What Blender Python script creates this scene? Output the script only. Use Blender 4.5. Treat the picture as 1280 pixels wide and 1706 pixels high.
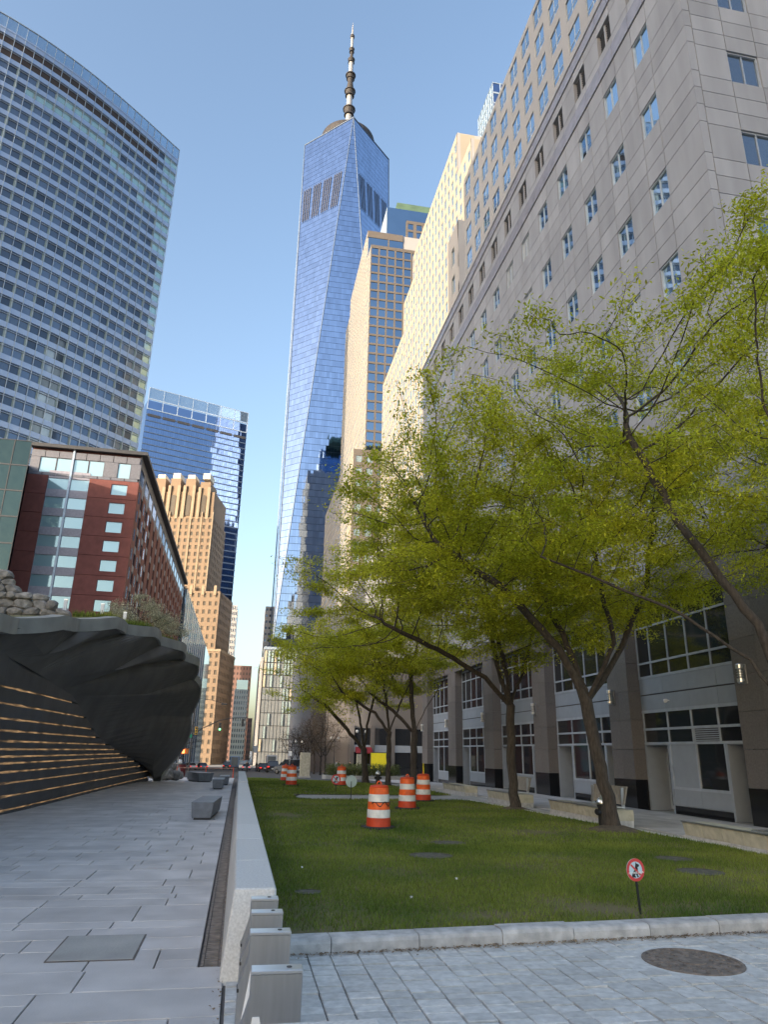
import bpy, bmesh, math, random
import numpy as np
from mathutils import Matrix, Vector
random.seed(7); rng = np.random.default_rng(7)
scene = bpy.context.scene
for o in list(bpy.data.objects): bpy.data.objects.remove(o)
rad = math.radians

# ---------------------------------------------------------------- camera
cd = bpy.data.cameras.new('camera'); cam = bpy.data.objects.new('camera', cd)
scene.collection.objects.link(cam); scene.camera = cam
def nrm(v): v = np.array(v, float); return v/np.linalg.norm(v)
FP = 1183.0                                    # focal length in photo pixels (24 mm phone lens)
UP = nrm([69/FP, 3495/FP, -1]); ST = nrm([-242/FP, -396/FP, -1])
ST = nrm(ST-UP*ST.dot(UP)); XR = np.cross(ST, UP)
R = np.array([XR, ST, UP])
EYE = (0, 0, 1.7)
cam.matrix_world = Matrix.Translation(EYE) @ Matrix([list(r) for r in R]).to_4x4()
cd.sensor_fit = 'VERTICAL'; cd.sensor_height = 36; cd.lens = FP/1706*36
cd.clip_start = .05; cd.clip_end = 6000
# ---------------------------------------------------------------- light
SUN_AZ, SUN_EL = rad(34), rad(12)              # azimuth measured from -X (left) towards -Y (behind)
to_sun = Vector((-math.cos(SUN_EL)*math.cos(SUN_AZ), -math.cos(SUN_EL)*math.sin(SUN_AZ), math.sin(SUN_EL)))
w = bpy.data.worlds.new('World'); scene.world = w; w.use_nodes = True
nt = w.node_tree; sky = nt.nodes.new('ShaderNodeTexSky'); sky.sky_type = 'NISHITA'
sky.sun_disc = False; sky.sun_elevation = SUN_EL; sky.sun_rotation = math.atan2(to_sun.x, to_sun.y)
sky.air_density = 1.0; sky.dust_density = 3.6; sky.ozone_density = 1.3; sky.altitude = 0
bg = nt.nodes['Background']; bg.inputs[1].default_value = .15
nt.links.new(sky.outputs[0], bg.inputs[0])
sl = bpy.data.lights.new('sun', 'SUN'); sl.energy = 2.0; sl.angle = rad(.5); sl.color = (1, .87, .70)
sun = bpy.data.objects.new('sun', sl); scene.collection.objects.link(sun)
sun.rotation_euler = to_sun.to_track_quat('Z', 'Y').to_euler()
vs = scene.view_settings; vs.view_transform = 'Standard'; vs.look = 'None'; vs.gamma = 1; vs.exposure = 1.72
vs.use_curve_mapping = False
scene.cycles.max_bounces = 8; scene.cycles.transparent_max_bounces = 8

# ---------------------------------------------------------------- materials
MATS = {}
def mat(name, c, rough=.7, metal=0., var=.12, scale=3., bump=0., bscale=40., ovar=.0, c2=None, spec=.5, stretch=None, detail=6):
    m = bpy.data.materials.new(name); m.use_nodes = True; N = m.node_tree.nodes; L = m.node_tree.links
    p = N['Principled BSDF']; p.inputs['Roughness'].default_value = rough; p.inputs['Metallic'].default_value = metal
    p.inputs['Specular IOR Level'].default_value = spec
    c = tuple(c)
    tc = N.new('ShaderNodeNewGeometry'); pos = tc.outputs['Position']
    if stretch:
        mp = N.new('ShaderNodeMapping'); mp.inputs['Scale'].default_value = stretch
        L.new(pos, mp.inputs['Vector']); pos = mp.outputs['Vector']
    nz = N.new('ShaderNodeTexNoise'); nz.inputs['Scale'].default_value = scale; nz.inputs['Detail'].default_value = detail
    L.new(pos, nz.inputs['Vector'])
    rmp = N.new('ShaderNodeMapRange'); rmp.inputs[1].default_value = .3; rmp.inputs[2].default_value = .7
    L.new(nz.outputs['Fac'], rmp.inputs[0])
    mx = N.new('ShaderNodeMix'); mx.data_type = 'RGBA'
    lo = tuple(x*(1-var) for x in c) if c2 is None else c
    hi = tuple(min(1, x*(1+var)) for x in c) if c2 is None else tuple(c2)
    mx.inputs[6].default_value = (*lo, 1); mx.inputs[7].default_value = (*hi, 1)
    L.new(rmp.outputs[0], mx.inputs[0]); col = mx.outputs[2]
    if ovar:
        oi = N.new('ShaderNodeObjectInfo'); at = N.new('ShaderNodeAttribute'); at.attribute_name = 'rnd'
        ad = N.new('ShaderNodeMath'); ad.operation = 'ADD'; L.new(oi.outputs['Random'], ad.inputs[0]); L.new(at.outputs['Fac'], ad.inputs[1])
        fr = N.new('ShaderNodeMath'); fr.operation = 'FRACT'; L.new(ad.outputs[0], fr.inputs[0])
        mr = N.new('ShaderNodeMapRange'); mr.inputs[3].default_value = 1-ovar; mr.inputs[4].default_value = 1+ovar
        L.new(fr.outputs[0], mr.inputs[0])
        hs = N.new('ShaderNodeHueSaturation'); L.new(mr.outputs[0], hs.inputs['Value']); L.new(col, hs.inputs['Color']); col = hs.outputs[0]
    L.new(col, p.inputs['Base Color'])
    if bump:
        nb = N.new('ShaderNodeTexNoise'); nb.inputs['Scale'].default_value = bscale; nb.inputs['Detail'].default_value = 5
        L.new(tc.outputs['Position'], nb.inputs['Vector'])
        b = N.new('ShaderNodeBump'); b.inputs['Strength'].default_value = bump; b.inputs['Distance'].default_value = .02
        L.new(nb.outputs['Fac'], b.inputs['Height']); L.new(b.outputs[0], p.inputs['Normal'])
    MATS[name] = m
    return m
def glow(name, c, s, noisy=False):
    m = mat(name, c if not noisy else (.10, .07, .05), .5); p = m.node_tree.nodes['Principled BSDF']
    p.inputs['Emission Color'].default_value = (*c, 1); p.inputs['Emission Strength'].default_value = s
    if noisy:
        N = m.node_tree.nodes; L = m.node_tree.links
        g = N.new('ShaderNodeNewGeometry'); mp = N.new('ShaderNodeMapping'); mp.inputs['Scale'].default_value = (0, 1.3, 9); L.new(g.outputs['Position'], mp.inputs[0])
        nz = N.new('ShaderNodeTexNoise'); nz.inputs['Scale'].default_value = 1.2; nz.inputs['Detail'].default_value = 3; L.new(mp.outputs[0], nz.inputs[0])
        mr = N.new('ShaderNodeMapRange'); mr.inputs[1].default_value = .36; mr.inputs[2].default_value = .7; mr.inputs[3].default_value = s*.06; mr.inputs[4].default_value = s
        L.new(nz.outputs['Fac'], mr.inputs[0]); L.new(mr.outputs[0], p.inputs['Emission Strength'])
    return m
def glass(name, c, rough=.03, metal=1., wob=.02, wscale=.35, spec=.5, ovar=.06):
    m = mat(name, c, rough, metal, .04, .2, 0, ovar=ovar, spec=spec); N = m.node_tree.nodes; L = m.node_tree.links
    g = N.new('ShaderNodeNewGeometry'); nz = N.new('ShaderNodeTexNoise'); nz.inputs['Scale'].default_value = wscale; nz.inputs['Detail'].default_value = 2
    L.new(g.outputs['Position'], nz.inputs['Vector']); b = N.new('ShaderNodeBump'); b.inputs['Strength'].default_value = wob; b.inputs['Distance'].default_value = 1.0
    L.new(nz.outputs['Fac'], b.inputs['Height']); L.new(b.outputs[0], N['Principled BSDF'].inputs['Normal'])
    return m
def leafmat(name, c, c2, trans=.45, ovar=.25):
    m = mat(name, c, .55, 0, .2, .45, 0, ovar=ovar, c2=c2, spec=.25); N = m.node_tree.nodes; L = m.node_tree.links
    p = N['Principled BSDF']; out = N['Material Output']; src = p.inputs['Base Color'].links[0].from_socket
    t = N.new('ShaderNodeBsdfTranslucent'); L.new(src, t.inputs[0]); ms = N.new('ShaderNodeMixShader'); ms.inputs[0].default_value = trans
    L.new(p.outputs[0], ms.inputs[1]); L.new(t.outputs[0], ms.inputs[2]); L.new(ms.outputs[0], out.inputs[0])
    return m
mat('asphalt', (.07, .07, .072), .9, var=.3, scale=1.5, bump=.3, bscale=60)
mat('concrete', (.36, .355, .34), .85, var=.15, scale=2, bump=.2)
mat('joint', (.13, .115, .105), .95, var=.4, scale=3)
mat('bluestone', (.50, .478, .47), .62, var=.17, scale=1.6, bump=.12, bscale=55, ovar=.09)
mat('granite', (.56, .56, .55), .6, var=.16, scale=55, bump=.12, bscale=160, ovar=.05)
mat('sett', (.53, .53, .52), .65, var=.18, scale=14, bump=.25, bscale=90, ovar=.13)
mat('kerbstone', (.44, .43, .42), .8, var=.25, scale=9, bump=.35, bscale=70, ovar=.08)
mat('rust', (.20, .165, .14), .75, .1, var=.4, scale=12, bump=.4, bscale=50)
mat('grate', (.22, .19, .17), .7, .2, var=.35, scale=10)
mat('steel', (.42, .43, .45), .38, .85, var=.07, scale=3, stretch=(14, 14, 1))
mat('steel_bright', (.75, .76, .78), .28, .85, var=.06)
mat('lawn_lid', (.10, .095, .075), .9, var=.4, scale=12)
mat('soil', (.11, .085, .06), .95, var=.4, scale=6, bump=.5)
mat('lawn_soil', (.085, .11, .022), .95, var=.3, scale=.9, c2=(.17, .13, .07), bump=.6, bscale=25)
leafmat('grass', (.075, .135, .018), (.25, .29, .05), .3, .45)
leafmat('dry_grass', (.13, .09, .06), (.30, .22, .13), .2, .4)
leafmat('leaf', (.36, .41, .028), (.62, .60, .05), .5, .45)
leafmat('leaf_shrub', (.24, .25, .12), (.60, .56, .42), .3, .5)
leafmat('leaf_brown', (.085, .062, .035), (.13, .09, .05), .3, .3)
leafmat('leaf_hedge', (.07, .10, .03), (.16, .17, .05), .3, .4)
mat('bark', (.055, .045, .037), .95, var=.45, scale=6, bump=.9, bscale=22, stretch=(4, 4, 1))
mat('bark_dark', (.03, .025, .022), .95, var=.3, scale=6)
mat('orange', (.80, .125, .02), .5, var=.22, scale=7)
mat('dark_orange', (.55, .055, .015), .55, var=.15, scale=6)
mat('reflective_white', (.72, .72, .70), .4, var=.16, scale=7)
mat('rubber', (.03, .03, .033), .8, var=.3, scale=8)
mat('black_paint', (.015, .015, .017), .4)
mat('white_paint', (.8, .8, .8), .5, var=.05)
mat('sign_red', (.62, .06, .06), .5)
mat('sign_blue', (.50, .68, .78), .45)
mat('sign_back', (.45, .55, .56), .4, .3)
mat('yellow', (.85, .72, .02), .6, var=.05)
mat('green_sign', (.01, .30, .16), .5)
# right-hand block
mat('cladding', (.335, .335, .36), .7, var=.11, scale=.9, bump=.05, bscale=30, ovar=.085, stretch=(1.6, 1.6, .25))
mat('cladding_joint', (.09, .08, .08), .9)
mat('polished_band', (.30, .285, .315), .2, var=.15, scale=2)
mat('brown_granite', (.16, .145, .14), .5, var=.2, scale=25, ovar=.1)
mat('black_granite', (.012, .012, .014), .12)
mat('blue_grey_panel', (.31, .345, .40), .5, .1, var=.05, ovar=.03)
mat('window_frame', (.42, .46, .52), .45, .2)
mat('louvre', (.075, .072, .075), .7)
mat('dark_frame', (.05, .05, .055), .5)
mat('bench_stone', (.43, .40, .31), .8, var=.2, scale=5, bump=.2, ovar=.1)
mat('bench_wood', (.26, .235, .20), .7, var=.25, scale=8, stretch=(1, 8, 1))
glass('shop_glass', (.02, .022, .026), .04, 0, .004, .5, .9)
glass('block_glass', (.60, .72, .80), .02, 1, .004, .5)
glass('blind_glass', (.55, .56, .55), .12, .35, .004, .5)
glass('corner_glass', (.20, .24, .29), .05, .8, .01, .5)
# towers
mat('cream_stone', (.33, .295, .245), .75, var=.05, scale=.15)  # tower stone in its warm copy, coloured for sunlit faces
mat('grey_shade_stone', (.335, .33, .345), .75, var=.06, scale=.2)  # grey stone, also the shade-coloured copy of the towers' cream stone
mat('brown_shade_stone', (.115, .10, .092), .75, var=.06, scale=.2)  # darker, browner copy of the tower stone, coloured for shaded fronts
glass('pale_glass', (.30, .40, .48), .08, .6, .02, .2)
glass('blue_glass', (.24, .33, .43), .04, 1, .03, .15)
glass('spire_tower_glass', (.36, .45, .62), .04, 1, .015, .06, ovar=.10)
glass('trade_glass', (.25, .33, .50), .05, 1, .03, .1)
mat('trim_steel', (.42, .50, .60), .4, .4)
mat('tower_rib', (.08, .12, .20), .5, .2)
mat('spire_dark', (.045, .042, .045), .7, .2)
mat('spire_light', (.36, .36, .37), .4, .3)
mat('copper_green', (.08, .14, .095), .7, var=.2, scale=.3)
mat('spandrel_white', (.31, .40, .58), .4, .25, var=.03)
glass('slate_glass', (.11, .145, .20), .06, .55, .02, .2, ovar=.4)
mat('mullion', (.38, .44, .52), .4, .4)
mat('pale_green', (.21, .27, .27), .5)
glass('screen_glass', (.38, .50, .62), .06, .8, .01, .2)
glass('green_screen', (.42, .56, .52), .08, .7, .01, .2)
mat('brown_louvre', (.045, .032, .03), .7)
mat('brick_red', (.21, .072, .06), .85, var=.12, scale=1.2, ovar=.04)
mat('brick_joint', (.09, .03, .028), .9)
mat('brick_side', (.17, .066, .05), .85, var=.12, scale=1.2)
mat('grey_metal', (.17, .17, .195), .5, .3)
mat('purple_grey', (.33, .31, .36), .5, .2)
glass('sky_tint_glass', (.36, .52, .57), .06, .35, .01, .4)  # diffuse pale blue in the colour stands in for reflected sky
glass('teal_glass', (.025, .055, .06), .05, .45, .05, .6)
mat('art_deco_brick', (.25, .18, .125), .85, var=.08, scale=.2)
mat('art_deco_stone', (.34, .265, .19), .85, var=.1, scale=.4)
mat('art_deco_window', (.10, .085, .07), .3)
mat('pale_stone', (.66, .60, .50), .8)
mat('sunlit_pale_stone', (.8, .74, .62), .8)  # lighter copy of the pale stone, sunlight put into its colour
mat('grey_stone', (.42, .41, .41), .8)
mat('brown_brick', (.33, .19, .15), .85)
mat('podium_panel', (.33, .34, .34), .35, .4, var=.1, scale=.3)
mat('podium_fin', (.58, .70, .70), .2, .5)
mat('warm_fin', (.75, .62, .45), .3, .3)
# memorial
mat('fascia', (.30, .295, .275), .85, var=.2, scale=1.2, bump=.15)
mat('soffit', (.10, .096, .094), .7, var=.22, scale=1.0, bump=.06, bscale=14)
mat('dark_stone', (.055, .06, .072), .55, var=.25, scale=1.5, bump=.1, ovar=.1)
glow('light_strip', (1, .60, .28), .15, True)
mat('rubble', (.24, .225, .21), .9, var=.45, scale=5, bump=.8, bscale=18, ovar=.25)
mat('bench_slate', (.16, .17, .19), .45, var=.2, scale=6, bump=.2)
# vehicles, people
mat('car_black', (.015, .015, .018), .15); mat('car_grey', (.22, .24, .27), .25, .5); mat('car_white', (.75, .76, .78), .25)
mat('car_red', (.12, .02, .025), .3); mat('car_blue', (.1, .14, .2), .25, .4)
mat('tyre', (.02, .02, .02), .85); mat('rim', (.5, .5, .5), .3, .8)
glow('tail_red', (.8, .03, .02), .6); glow('lamp_warm', (1, .8, .5), 3); glow('signal_red', (1, .12, .03), 4); glow('signal_green', (.15, 1, .35), 2.5)
mat('signal_yellow', (.72, .42, .05), .5); mat('signal_orange', (.7, .2, .03), .5)
mat('skin', (.5, .32, .24), .6); mat('cloth_dark', (.02, .022, .03), .9); mat('cloth_white', (.6, .62, .65), .9); mat('cloth_blue', (.08, .11, .18), .9); mat('hair', (.03, .02, .015), .8)
mat('banner_red', (.25, .02, .03), .7)

# ---------------------------------------------------------------- helpers
COL = scene.collection
def G(y):                                       # ground level: flat plaza, then the street falls gently away
    if y < 34: return 0.
    if y < 44: return -.02*(y-34)**2/20
    if y < 320: return -.1-.02*(y-44)
    return -5.62
def tag(o, label=None, cat=None, group=None, kind=None):
    for k, v in (('label', label), ('category', cat), ('group', group), ('kind', kind)):
        if v: o[k] = v
    return o
def thing(name, label, cat, loc=(0, 0, 0), rz=0, group=None):
    o = bpy.data.objects.new(name, None); COL.objects.link(o); o.location = loc; o.rotation_euler = (0, 0, rz)
    o.empty_display_size = .2
    return tag(o, label, cat, group)
def wloc(p):
    v = Vector((0, 0, 0))
    while p is not None: v = v+p.location; p = p.parent
    return v
class MB:
    def __init__(s): s.v = []; s.f = []; s.m = []; s.mi = 0
    def add(s, vs, fs):
        b = len(s.v); s.v += [tuple(map(float, v)) for v in vs]
        for f in fs: s.f.append(tuple(b+i for i in f)); s.m.append(s.mi)
        return s
    def quad(s, a, b, c, d): return s.add([a, b, c, d], [(0, 1, 2, 3)])
    def box(s, x0, x1, y0, y1, z0, z1):
        return s.add([(x0, y0, z0), (x1, y0, z0), (x1, y1, z0), (x0, y1, z0), (x0, y0, z1), (x1, y0, z1), (x1, y1, z1), (x0, y1, z1)], BOXF)
    def hexa(s, p): return s.add(p, BOXF)       # 8 corners, bottom ring then top ring
    def prism(s, poly, z0, z1):
        n = len(poly); vs = [(x, y, z0) for x, y in poly]+[(x, y, z1) for x, y in poly]
        return s.add(vs, [tuple(range(n))[::-1], tuple(range(n, 2*n))]+[(i, (i+1) % n, n+(i+1) % n, n+i) for i in range(n)])
    def extr(s, poly, axis, a0, a1):            # poly in the two other axes
        n = len(poly)
        def P(p, a): return {'x': (a, p[0], p[1]), 'y': (p[0], a, p[1])}[axis]
        vs = [P(p, a0) for p in poly]+[P(p, a1) for p in poly]
        return s.add(vs, [tuple(range(n))[::-1], tuple(range(n, 2*n))]+[(i, (i+1) % n, n+(i+1) % n, n+i) for i in range(n)])
    def tube(s, pts, rs, n=8, cap=True):
        pts = [np.array(p, float) for p in pts]; b = len(s.v); a = None
        for i, p in enumerate(pts):
            t = nrm(pts[min(i+1, len(pts)-1)]-pts[max(i-1, 0)])
            if a is None: a = np.cross(t, [0, 0, 1]) if abs(t[2]) < .9 else np.cross(t, [1, 0, 0])
            else: a = a-t*a.dot(t)
            a = nrm(a); c = np.cross(t, a)
            for k in range(n):
                an = 2*math.pi*k/n; s.v.append(tuple(p+rs[i]*(math.cos(an)*a+math.sin(an)*c)))
        for i in range(len(pts)-1):
            for k in range(n):
                s.f.append((b+i*n+k, b+i*n+(k+1) % n, b+(i+1)*n+(k+1) % n, b+(i+1)*n+k)); s.m.append(s.mi)
        if cap:
            s.f.append(tuple(b+k for k in range(n))[::-1]); s.f.append(tuple(b+(len(pts)-1)*n+k for k in range(n))); s.m += [s.mi]*2
        return s
    def lathe(s, prof, n=24, c=(0, 0, 0)):
        b = len(s.v); m = len(prof)
        for r, z in prof:
            for k in range(n): an = 2*math.pi*k/n; s.v.append((c[0]+max(r, 1e-4)*math.cos(an), c[1]+max(r, 1e-4)*math.sin(an), c[2]+z))
        for i in range(m-1):
            for k in range(n): s.f.append((b+i*n+k, b+i*n+(k+1) % n, b+(i+1)*n+(k+1) % n, b+(i+1)*n+k)); s.m.append(s.mi)
        if prof[0] != prof[-1]:
            s.f.append(tuple(b+k for k in range(n))[::-1]); s.f.append(tuple(b+(m-1)*n+k for k in range(n))); s.m += [s.mi]*2
        return s
    def build(s, name, m, parent=None, smooth=False, loc=None, bevel=0):
        me = bpy.data.meshes.new(name); off = wloc(parent) if (parent is not None and loc is None) else Vector((0, 0, 0))
        v = np.array(s.v)-np.array(off)
        me.from_pydata(v.tolist(), [], s.f)
        ms = m if isinstance(m, (list, tuple)) else [m]
        for q in ms: me.materials.append(MATS[q])
        if len(ms) > 1: me.polygons.foreach_set('material_index', s.m)
        bm = bmesh.new(); bm.from_mesh(me)
        if bevel: bmesh.ops.bevel(bm, geom=bm.edges[:], offset=bevel, segments=1, affect='EDGES')
        bmesh.ops.recalc_face_normals(bm, faces=bm.faces[:]); bm.to_mesh(me); bm.free()
        if smooth: me.polygons.foreach_set('use_smooth', [True]*len(me.polygons))
        o = bpy.data.objects.new(name, me); COL.objects.link(o); o.parent = parent
        return o
BOXF = [(3, 2, 1, 0), (4, 5, 6, 7), (0, 1, 5, 4), (1, 2, 6, 5), (2, 3, 7, 6), (3, 0, 4, 7)]
def box(name, m, parent, *b, bevel=0): return MB().box(*b).build(name, m, parent, bevel=bevel)
def local(mb, name, m, parent, **k): return mb.build(name, m, parent, loc=True, **k)
_cache = {}
def boxmesh(name, m, dx, dy, dz, bev):
    k = (name, m, round(dx, 3), round(dy, 3), round(dz, 3), bev)
    if k not in _cache:
        me = bpy.data.meshes.new(name); bm = bmesh.new(); bmesh.ops.create_cube(bm, size=1)
        for v in bm.verts: v.co = (v.co.x*dx, v.co.y*dy, v.co.z*dz)
        if bev: bmesh.ops.bevel(bm, geom=bm.edges[:], offset=bev, segments=1, affect='EDGES')
        bm.to_mesh(me); bm.free(); me.materials.append(MATS[m]); _cache[k] = me
    return _cache[k]
def join_boxes(name, m, parent, boxes, rz=0, off=None):
    V = []; F = []; A = []
    off = wloc(parent) if off is None else Vector(off)
    for b in boxes:
        x0, x1, y0, y1, z0, z1 = b[:6]; n = len(V)
        V += [(x-off.x, y-off.y, z-off.z) for x, y, z in ((x0, y0, z0), (x1, y0, z0), (x1, y1, z0), (x0, y1, z0), (x0, y0, z1), (x1, y0, z1), (x1, y1, z1), (x0, y1, z1))]
        F += [tuple(n+i for i in f) for f in BOXF]; A += [random.random()]*6
    me = bpy.data.meshes.new(name); me.from_pydata(V, [], F); me.materials.append(MATS[m])
    me.attributes.new('rnd', 'FLOAT', 'FACE').data.foreach_set('value', A)
    o = bpy.data.objects.new(name, me); COL.objects.link(o); o.parent = parent; o['kind'] = 'stuff'
    return o
def pieces(name, m, parent, boxes, cap=300, bev=0, rest=None, off=None, jit=0, frame=None):
    """boxes as single parts, nearest first; what is over the cap is joined into one part"""
    off = wloc(parent) if off is None else Vector(off)
    base = wloc(parent) if parent else Vector((0, 0, 0))
    e = Vector(EYE)
    def key(b):
        c = Vector(((b[0]+b[1])/2, (b[2]+b[3])/2, (b[4]+b[5])/2))-off+base
        return (c-e).length
    boxes = sorted(boxes, key=key); out = []
    for b in boxes[:cap]:
        me = boxmesh(name, m, b[1]-b[0], b[3]-b[2], b[5]-b[4], bev)
        o = bpy.data.objects.new(name, me); COL.objects.link(o); o.parent = parent
        o.location = Vector(((b[0]+b[1])/2, (b[2]+b[3])/2, (b[4]+b[5])/2))-off
        if jit: o.rotation_euler = (random.gauss(0, jit), random.gauss(0, jit), random.gauss(0, jit))
        out.append(o)
    if len(boxes) > cap: join_boxes(rest or name+'_field', m, parent, boxes[cap:], off=off)
    return out
def copy_tree(o, parent=None):
    c = o.copy(); COL.objects.link(c); c.parent = parent
    for ch in [x for x in bpy.data.objects if x.parent == o]: copy_tree(ch, c)
    return c
def tree_of(o):
    return [o]+[d for ch in o.children for d in tree_of(ch)]
def dup(root, loc, rz=0, label=None, group=None, scale=None):
    r = root.copy(); COL.objects.link(r); r.location = loc; r.rotation_euler = (0, 0, rz)
    if scale: r.scale = (scale,)*3
    if label: r['label'] = label
    if group: r['group'] = group
    for ch in list(root.children):
        c = ch.copy(); COL.objects.link(c); c.parent = r
        for g in list(ch.children):
            d = g.copy(); COL.objects.link(d); d.parent = c
    return r
def structure(o): o['kind'] = 'structure'; return o

# window-grid wall. The face lies in the plane through O along U (unit, horizontal) with outward normal Nn, local to root.
def grid_wall(root, O, U, Nn, W, z0, z1, cols, rows, ww, wh, wallm, glassm, depth=.35, name='window', cap=300, sill=.5, top=0, walln='wall'):
    O = np.array(O, float); U = np.array(U, float); Nn = np.array(Nn, float)
    cw = W/cols; rh = (z1-top-z0)/rows; mb = MB()
    def slab(a0, a1, h0, h1, d0, d1, t=mb):
        c = [O+U*a+Nn*d for a, d in ((a0, d0), (a1, d0), (a1, d1), (a0, d1))]
        t.add([(p[0], p[1], h0) for p in c]+[(p[0], p[1], h1) for p in c], BOXF)
    pw = (cw-ww)
    for i in range(cols+1):
        a0 = max(0, i*cw-pw/2); a1 = min(W, i*cw+pw/2); slab(a0, a1, z0, z1, -depth, 0)
    for j in range(rows+1):
        h0 = z0 if j == 0 else z0+(j-1)*rh+sill*(rh-wh)+wh
        h1 = z0+j*rh+sill*(rh-wh) if j < rows else z1
        if h1-h0 > .02: slab(0, W, h0, h1, -depth, -.012)
    wall = local(mb, walln, wallm, root)
    P = []
    for i in range(cols):
        for j in range(rows):
            a0 = i*cw+pw/2; h0 = z0+j*rh+sill*(rh-wh)
            P.append((a0, a0+ww, h0, h0+wh))
    rw = root.matrix_basis
    def dist(q):
        c = O+U*(q[0]+q[1])/2; v = rw @ Vector((c[0], c[1], (q[2]+q[3])/2)); return (v-Vector(EYE)).length
    P.sort(key=dist)
    keep = P[:cap]; far = P[cap:]
    kk = {}
    ang = math.atan2(U[1], U[0])
    me = boxmesh(name, glassm, ww, .03, wh, 0)
    for q in keep:
        c = O+U*(q[0]+q[1])/2-Nn*(depth*.7)
        o = bpy.data.objects.new(name, me); COL.objects.link(o); o.parent = root
        o.location = (c[0], c[1], (q[2]+q[3])/2); o.rotation_euler = (random.gauss(0, .003), 0, ang+random.gauss(0, .003))
    if far:
        V = []; F = []; A = []
        for q in far:
            n = len(V); t = random.gauss(0, .003); t2 = random.gauss(0, .003)
            for a, h in ((q[0], q[2]), (q[1], q[2]), (q[1], q[3]), (q[0], q[3])):
                d = -depth*.7+(a-q[0])*t+(h-q[2])*t2; p = O+U*a+Nn*d; V.append((p[0], p[1], h))
            F.append((n, n+1, n+2, n+3)); A.append(random.random())
        m2 = bpy.data.meshes.new(name+'_field'); m2.from_pydata(V, [], F); m2.materials.append(MATS[glassm])
        m2.attributes.new('rnd', 'FLOAT', 'FACE').data.foreach_set('value', A)
        o = bpy.data.objects.new(name+'_field', m2); COL.objects.link(o); o.parent = root; o['kind'] = 'stuff'
    return wall
def core(root, m, x0, x1, y0, y1, z0, z1, name='core'):
    return local(MB().box(x0, x1, y0, y1, z0, z1), name, m, root)
NX = (-1, 0, 0); NY = (0, -1, 0); UX = (1, 0, 0); UY = (0, 1, 0)

# ================================================================ ground, paving, lawn
ys = [-60, 0, 34, 36, 38, 40, 42, 44, 80, 160, 320, 4000]
mb = MB()
for a, b in zip(ys[:-1], ys[1:]):
    mb.quad((-4000, a, G(a)-.06), (4000, a, G(a)-.06), (4000, b, G(b)-.06), (-4000, b, G(b)-.06))
structure(mb.build('ground', 'concrete'))
def strip(name, m, pts, dz, z=None):            # polygon sheet following the ground, cut in strips along y
    V = []; y0 = min(p[1] for p in pts); y1 = max(p[1] for p in pts)
    bm = bmesh.new(); vs_ = [bm.verts.new((p[0], p[1], 0)) for p in pts]; bm.faces.new(vs_)
    for yc in [34, 36, 38, 40, 42, 44, 80, 160]:
        if y0 < yc < y1: bmesh.ops.bisect_plane(bm, geom=bm.verts[:]+bm.edges[:]+bm.faces[:], plane_co=(0, yc, 0), plane_no=(0, 1, 0))
    for v in bm.verts: v.co.z = G(v.co.y)+dz
    bmesh.ops.recalc_face_normals(bm, faces=bm.faces[:])
    for f in bm.faces:
        if f.normal.z < 0: f.normal_flip()
    me = bpy.data.meshes.new(name); bm.to_mesh(me); bm.free(); me.materials.append(MATS[m])
    o = bpy.data.objects.new(name, me); COL.objects.link(o); return structure(o)
# plaza of blue-grey stone slabs
plaza = strip('plaza', 'joint', [(-14, -4), (.02, -4), (.02, 62), (-14, 62)], -.035)
slabs = []; y = 1.2
while y < 61:
    d = random.choice([.30, .42, .42, .55, .62, .78]); x = -8.6-random.random()*.6
    if y > 26: d *= 1.5
    while x < (-.19 if y+d > 6.9 else .02)-.001:
        wd = random.choice([.55, .75, .9, 1.1, 1.35])*(1 if y < 26 else 1.6)
        XE = -.19 if y+d > 6.9 else .02
        x1 = min(x+wd, XE)
        if XE-x1 < .25: x1 = XE
        if True:
            z = G(y+d/2)
            # some slabs are split into two courses
            if random.random() < .22 and d > .5 and y < 26:
                h = d*random.choice([.4, .5, .6])
                slabs += [(x+.006, x1-.006, y+.005, y+h-.005, z-.04, z), (x+.006, x1-.006, y+h+.005, y+d-.005, z-.04, z)]
            else: slabs.append((x+.006, x1-.006, y+.005, y+d-.005, z-.04+random.gauss(0, .0012), z+random.gauss(0, .0012)))
        x = x1
    y += d
pieces('paving_slab', 'bluestone', plaza, [b for b in slabs if b[2] > 3.2], 300, .004, 'paving_slab_field')
# access plate in the plaza
pl = thing('access_cover', 'square concrete access cover set in the blue-grey stone plaza', 'access cover', (-1.09, 7.6, 0))
local(MB().box(-.36, .36, -.44, .44, -.03, .005), 'frame', 'joint', pl); local(MB().box(-.345, .345, -.425, .425, -.02, .008), 'lid', 'concrete', pl, bevel=.004)
# drain
dr = thing('drain_channel', 'narrow rust-brown slotted drain along the foot of the granite wall', 'drain', (-.09, 6.9, 0))
mb = MB(); mb.box(-.07, .07, 0, 29, -.03, -.018); local(mb, 'channel', 'joint', dr)
mb = MB()
for k in range(420):
    if k*.065 < 29: mb.box(-.055, .055, k*.068, k*.068+.036, -.02, -.004)
local(mb, 'grating', 'grate', dr)['kind'] = 'stuff'
local(MB().box(-.085, -.06, 0, 29, -.03, .001).box(.06, .085, 0, 29, -.03, .001), 'rail', 'rust', dr)
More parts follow.
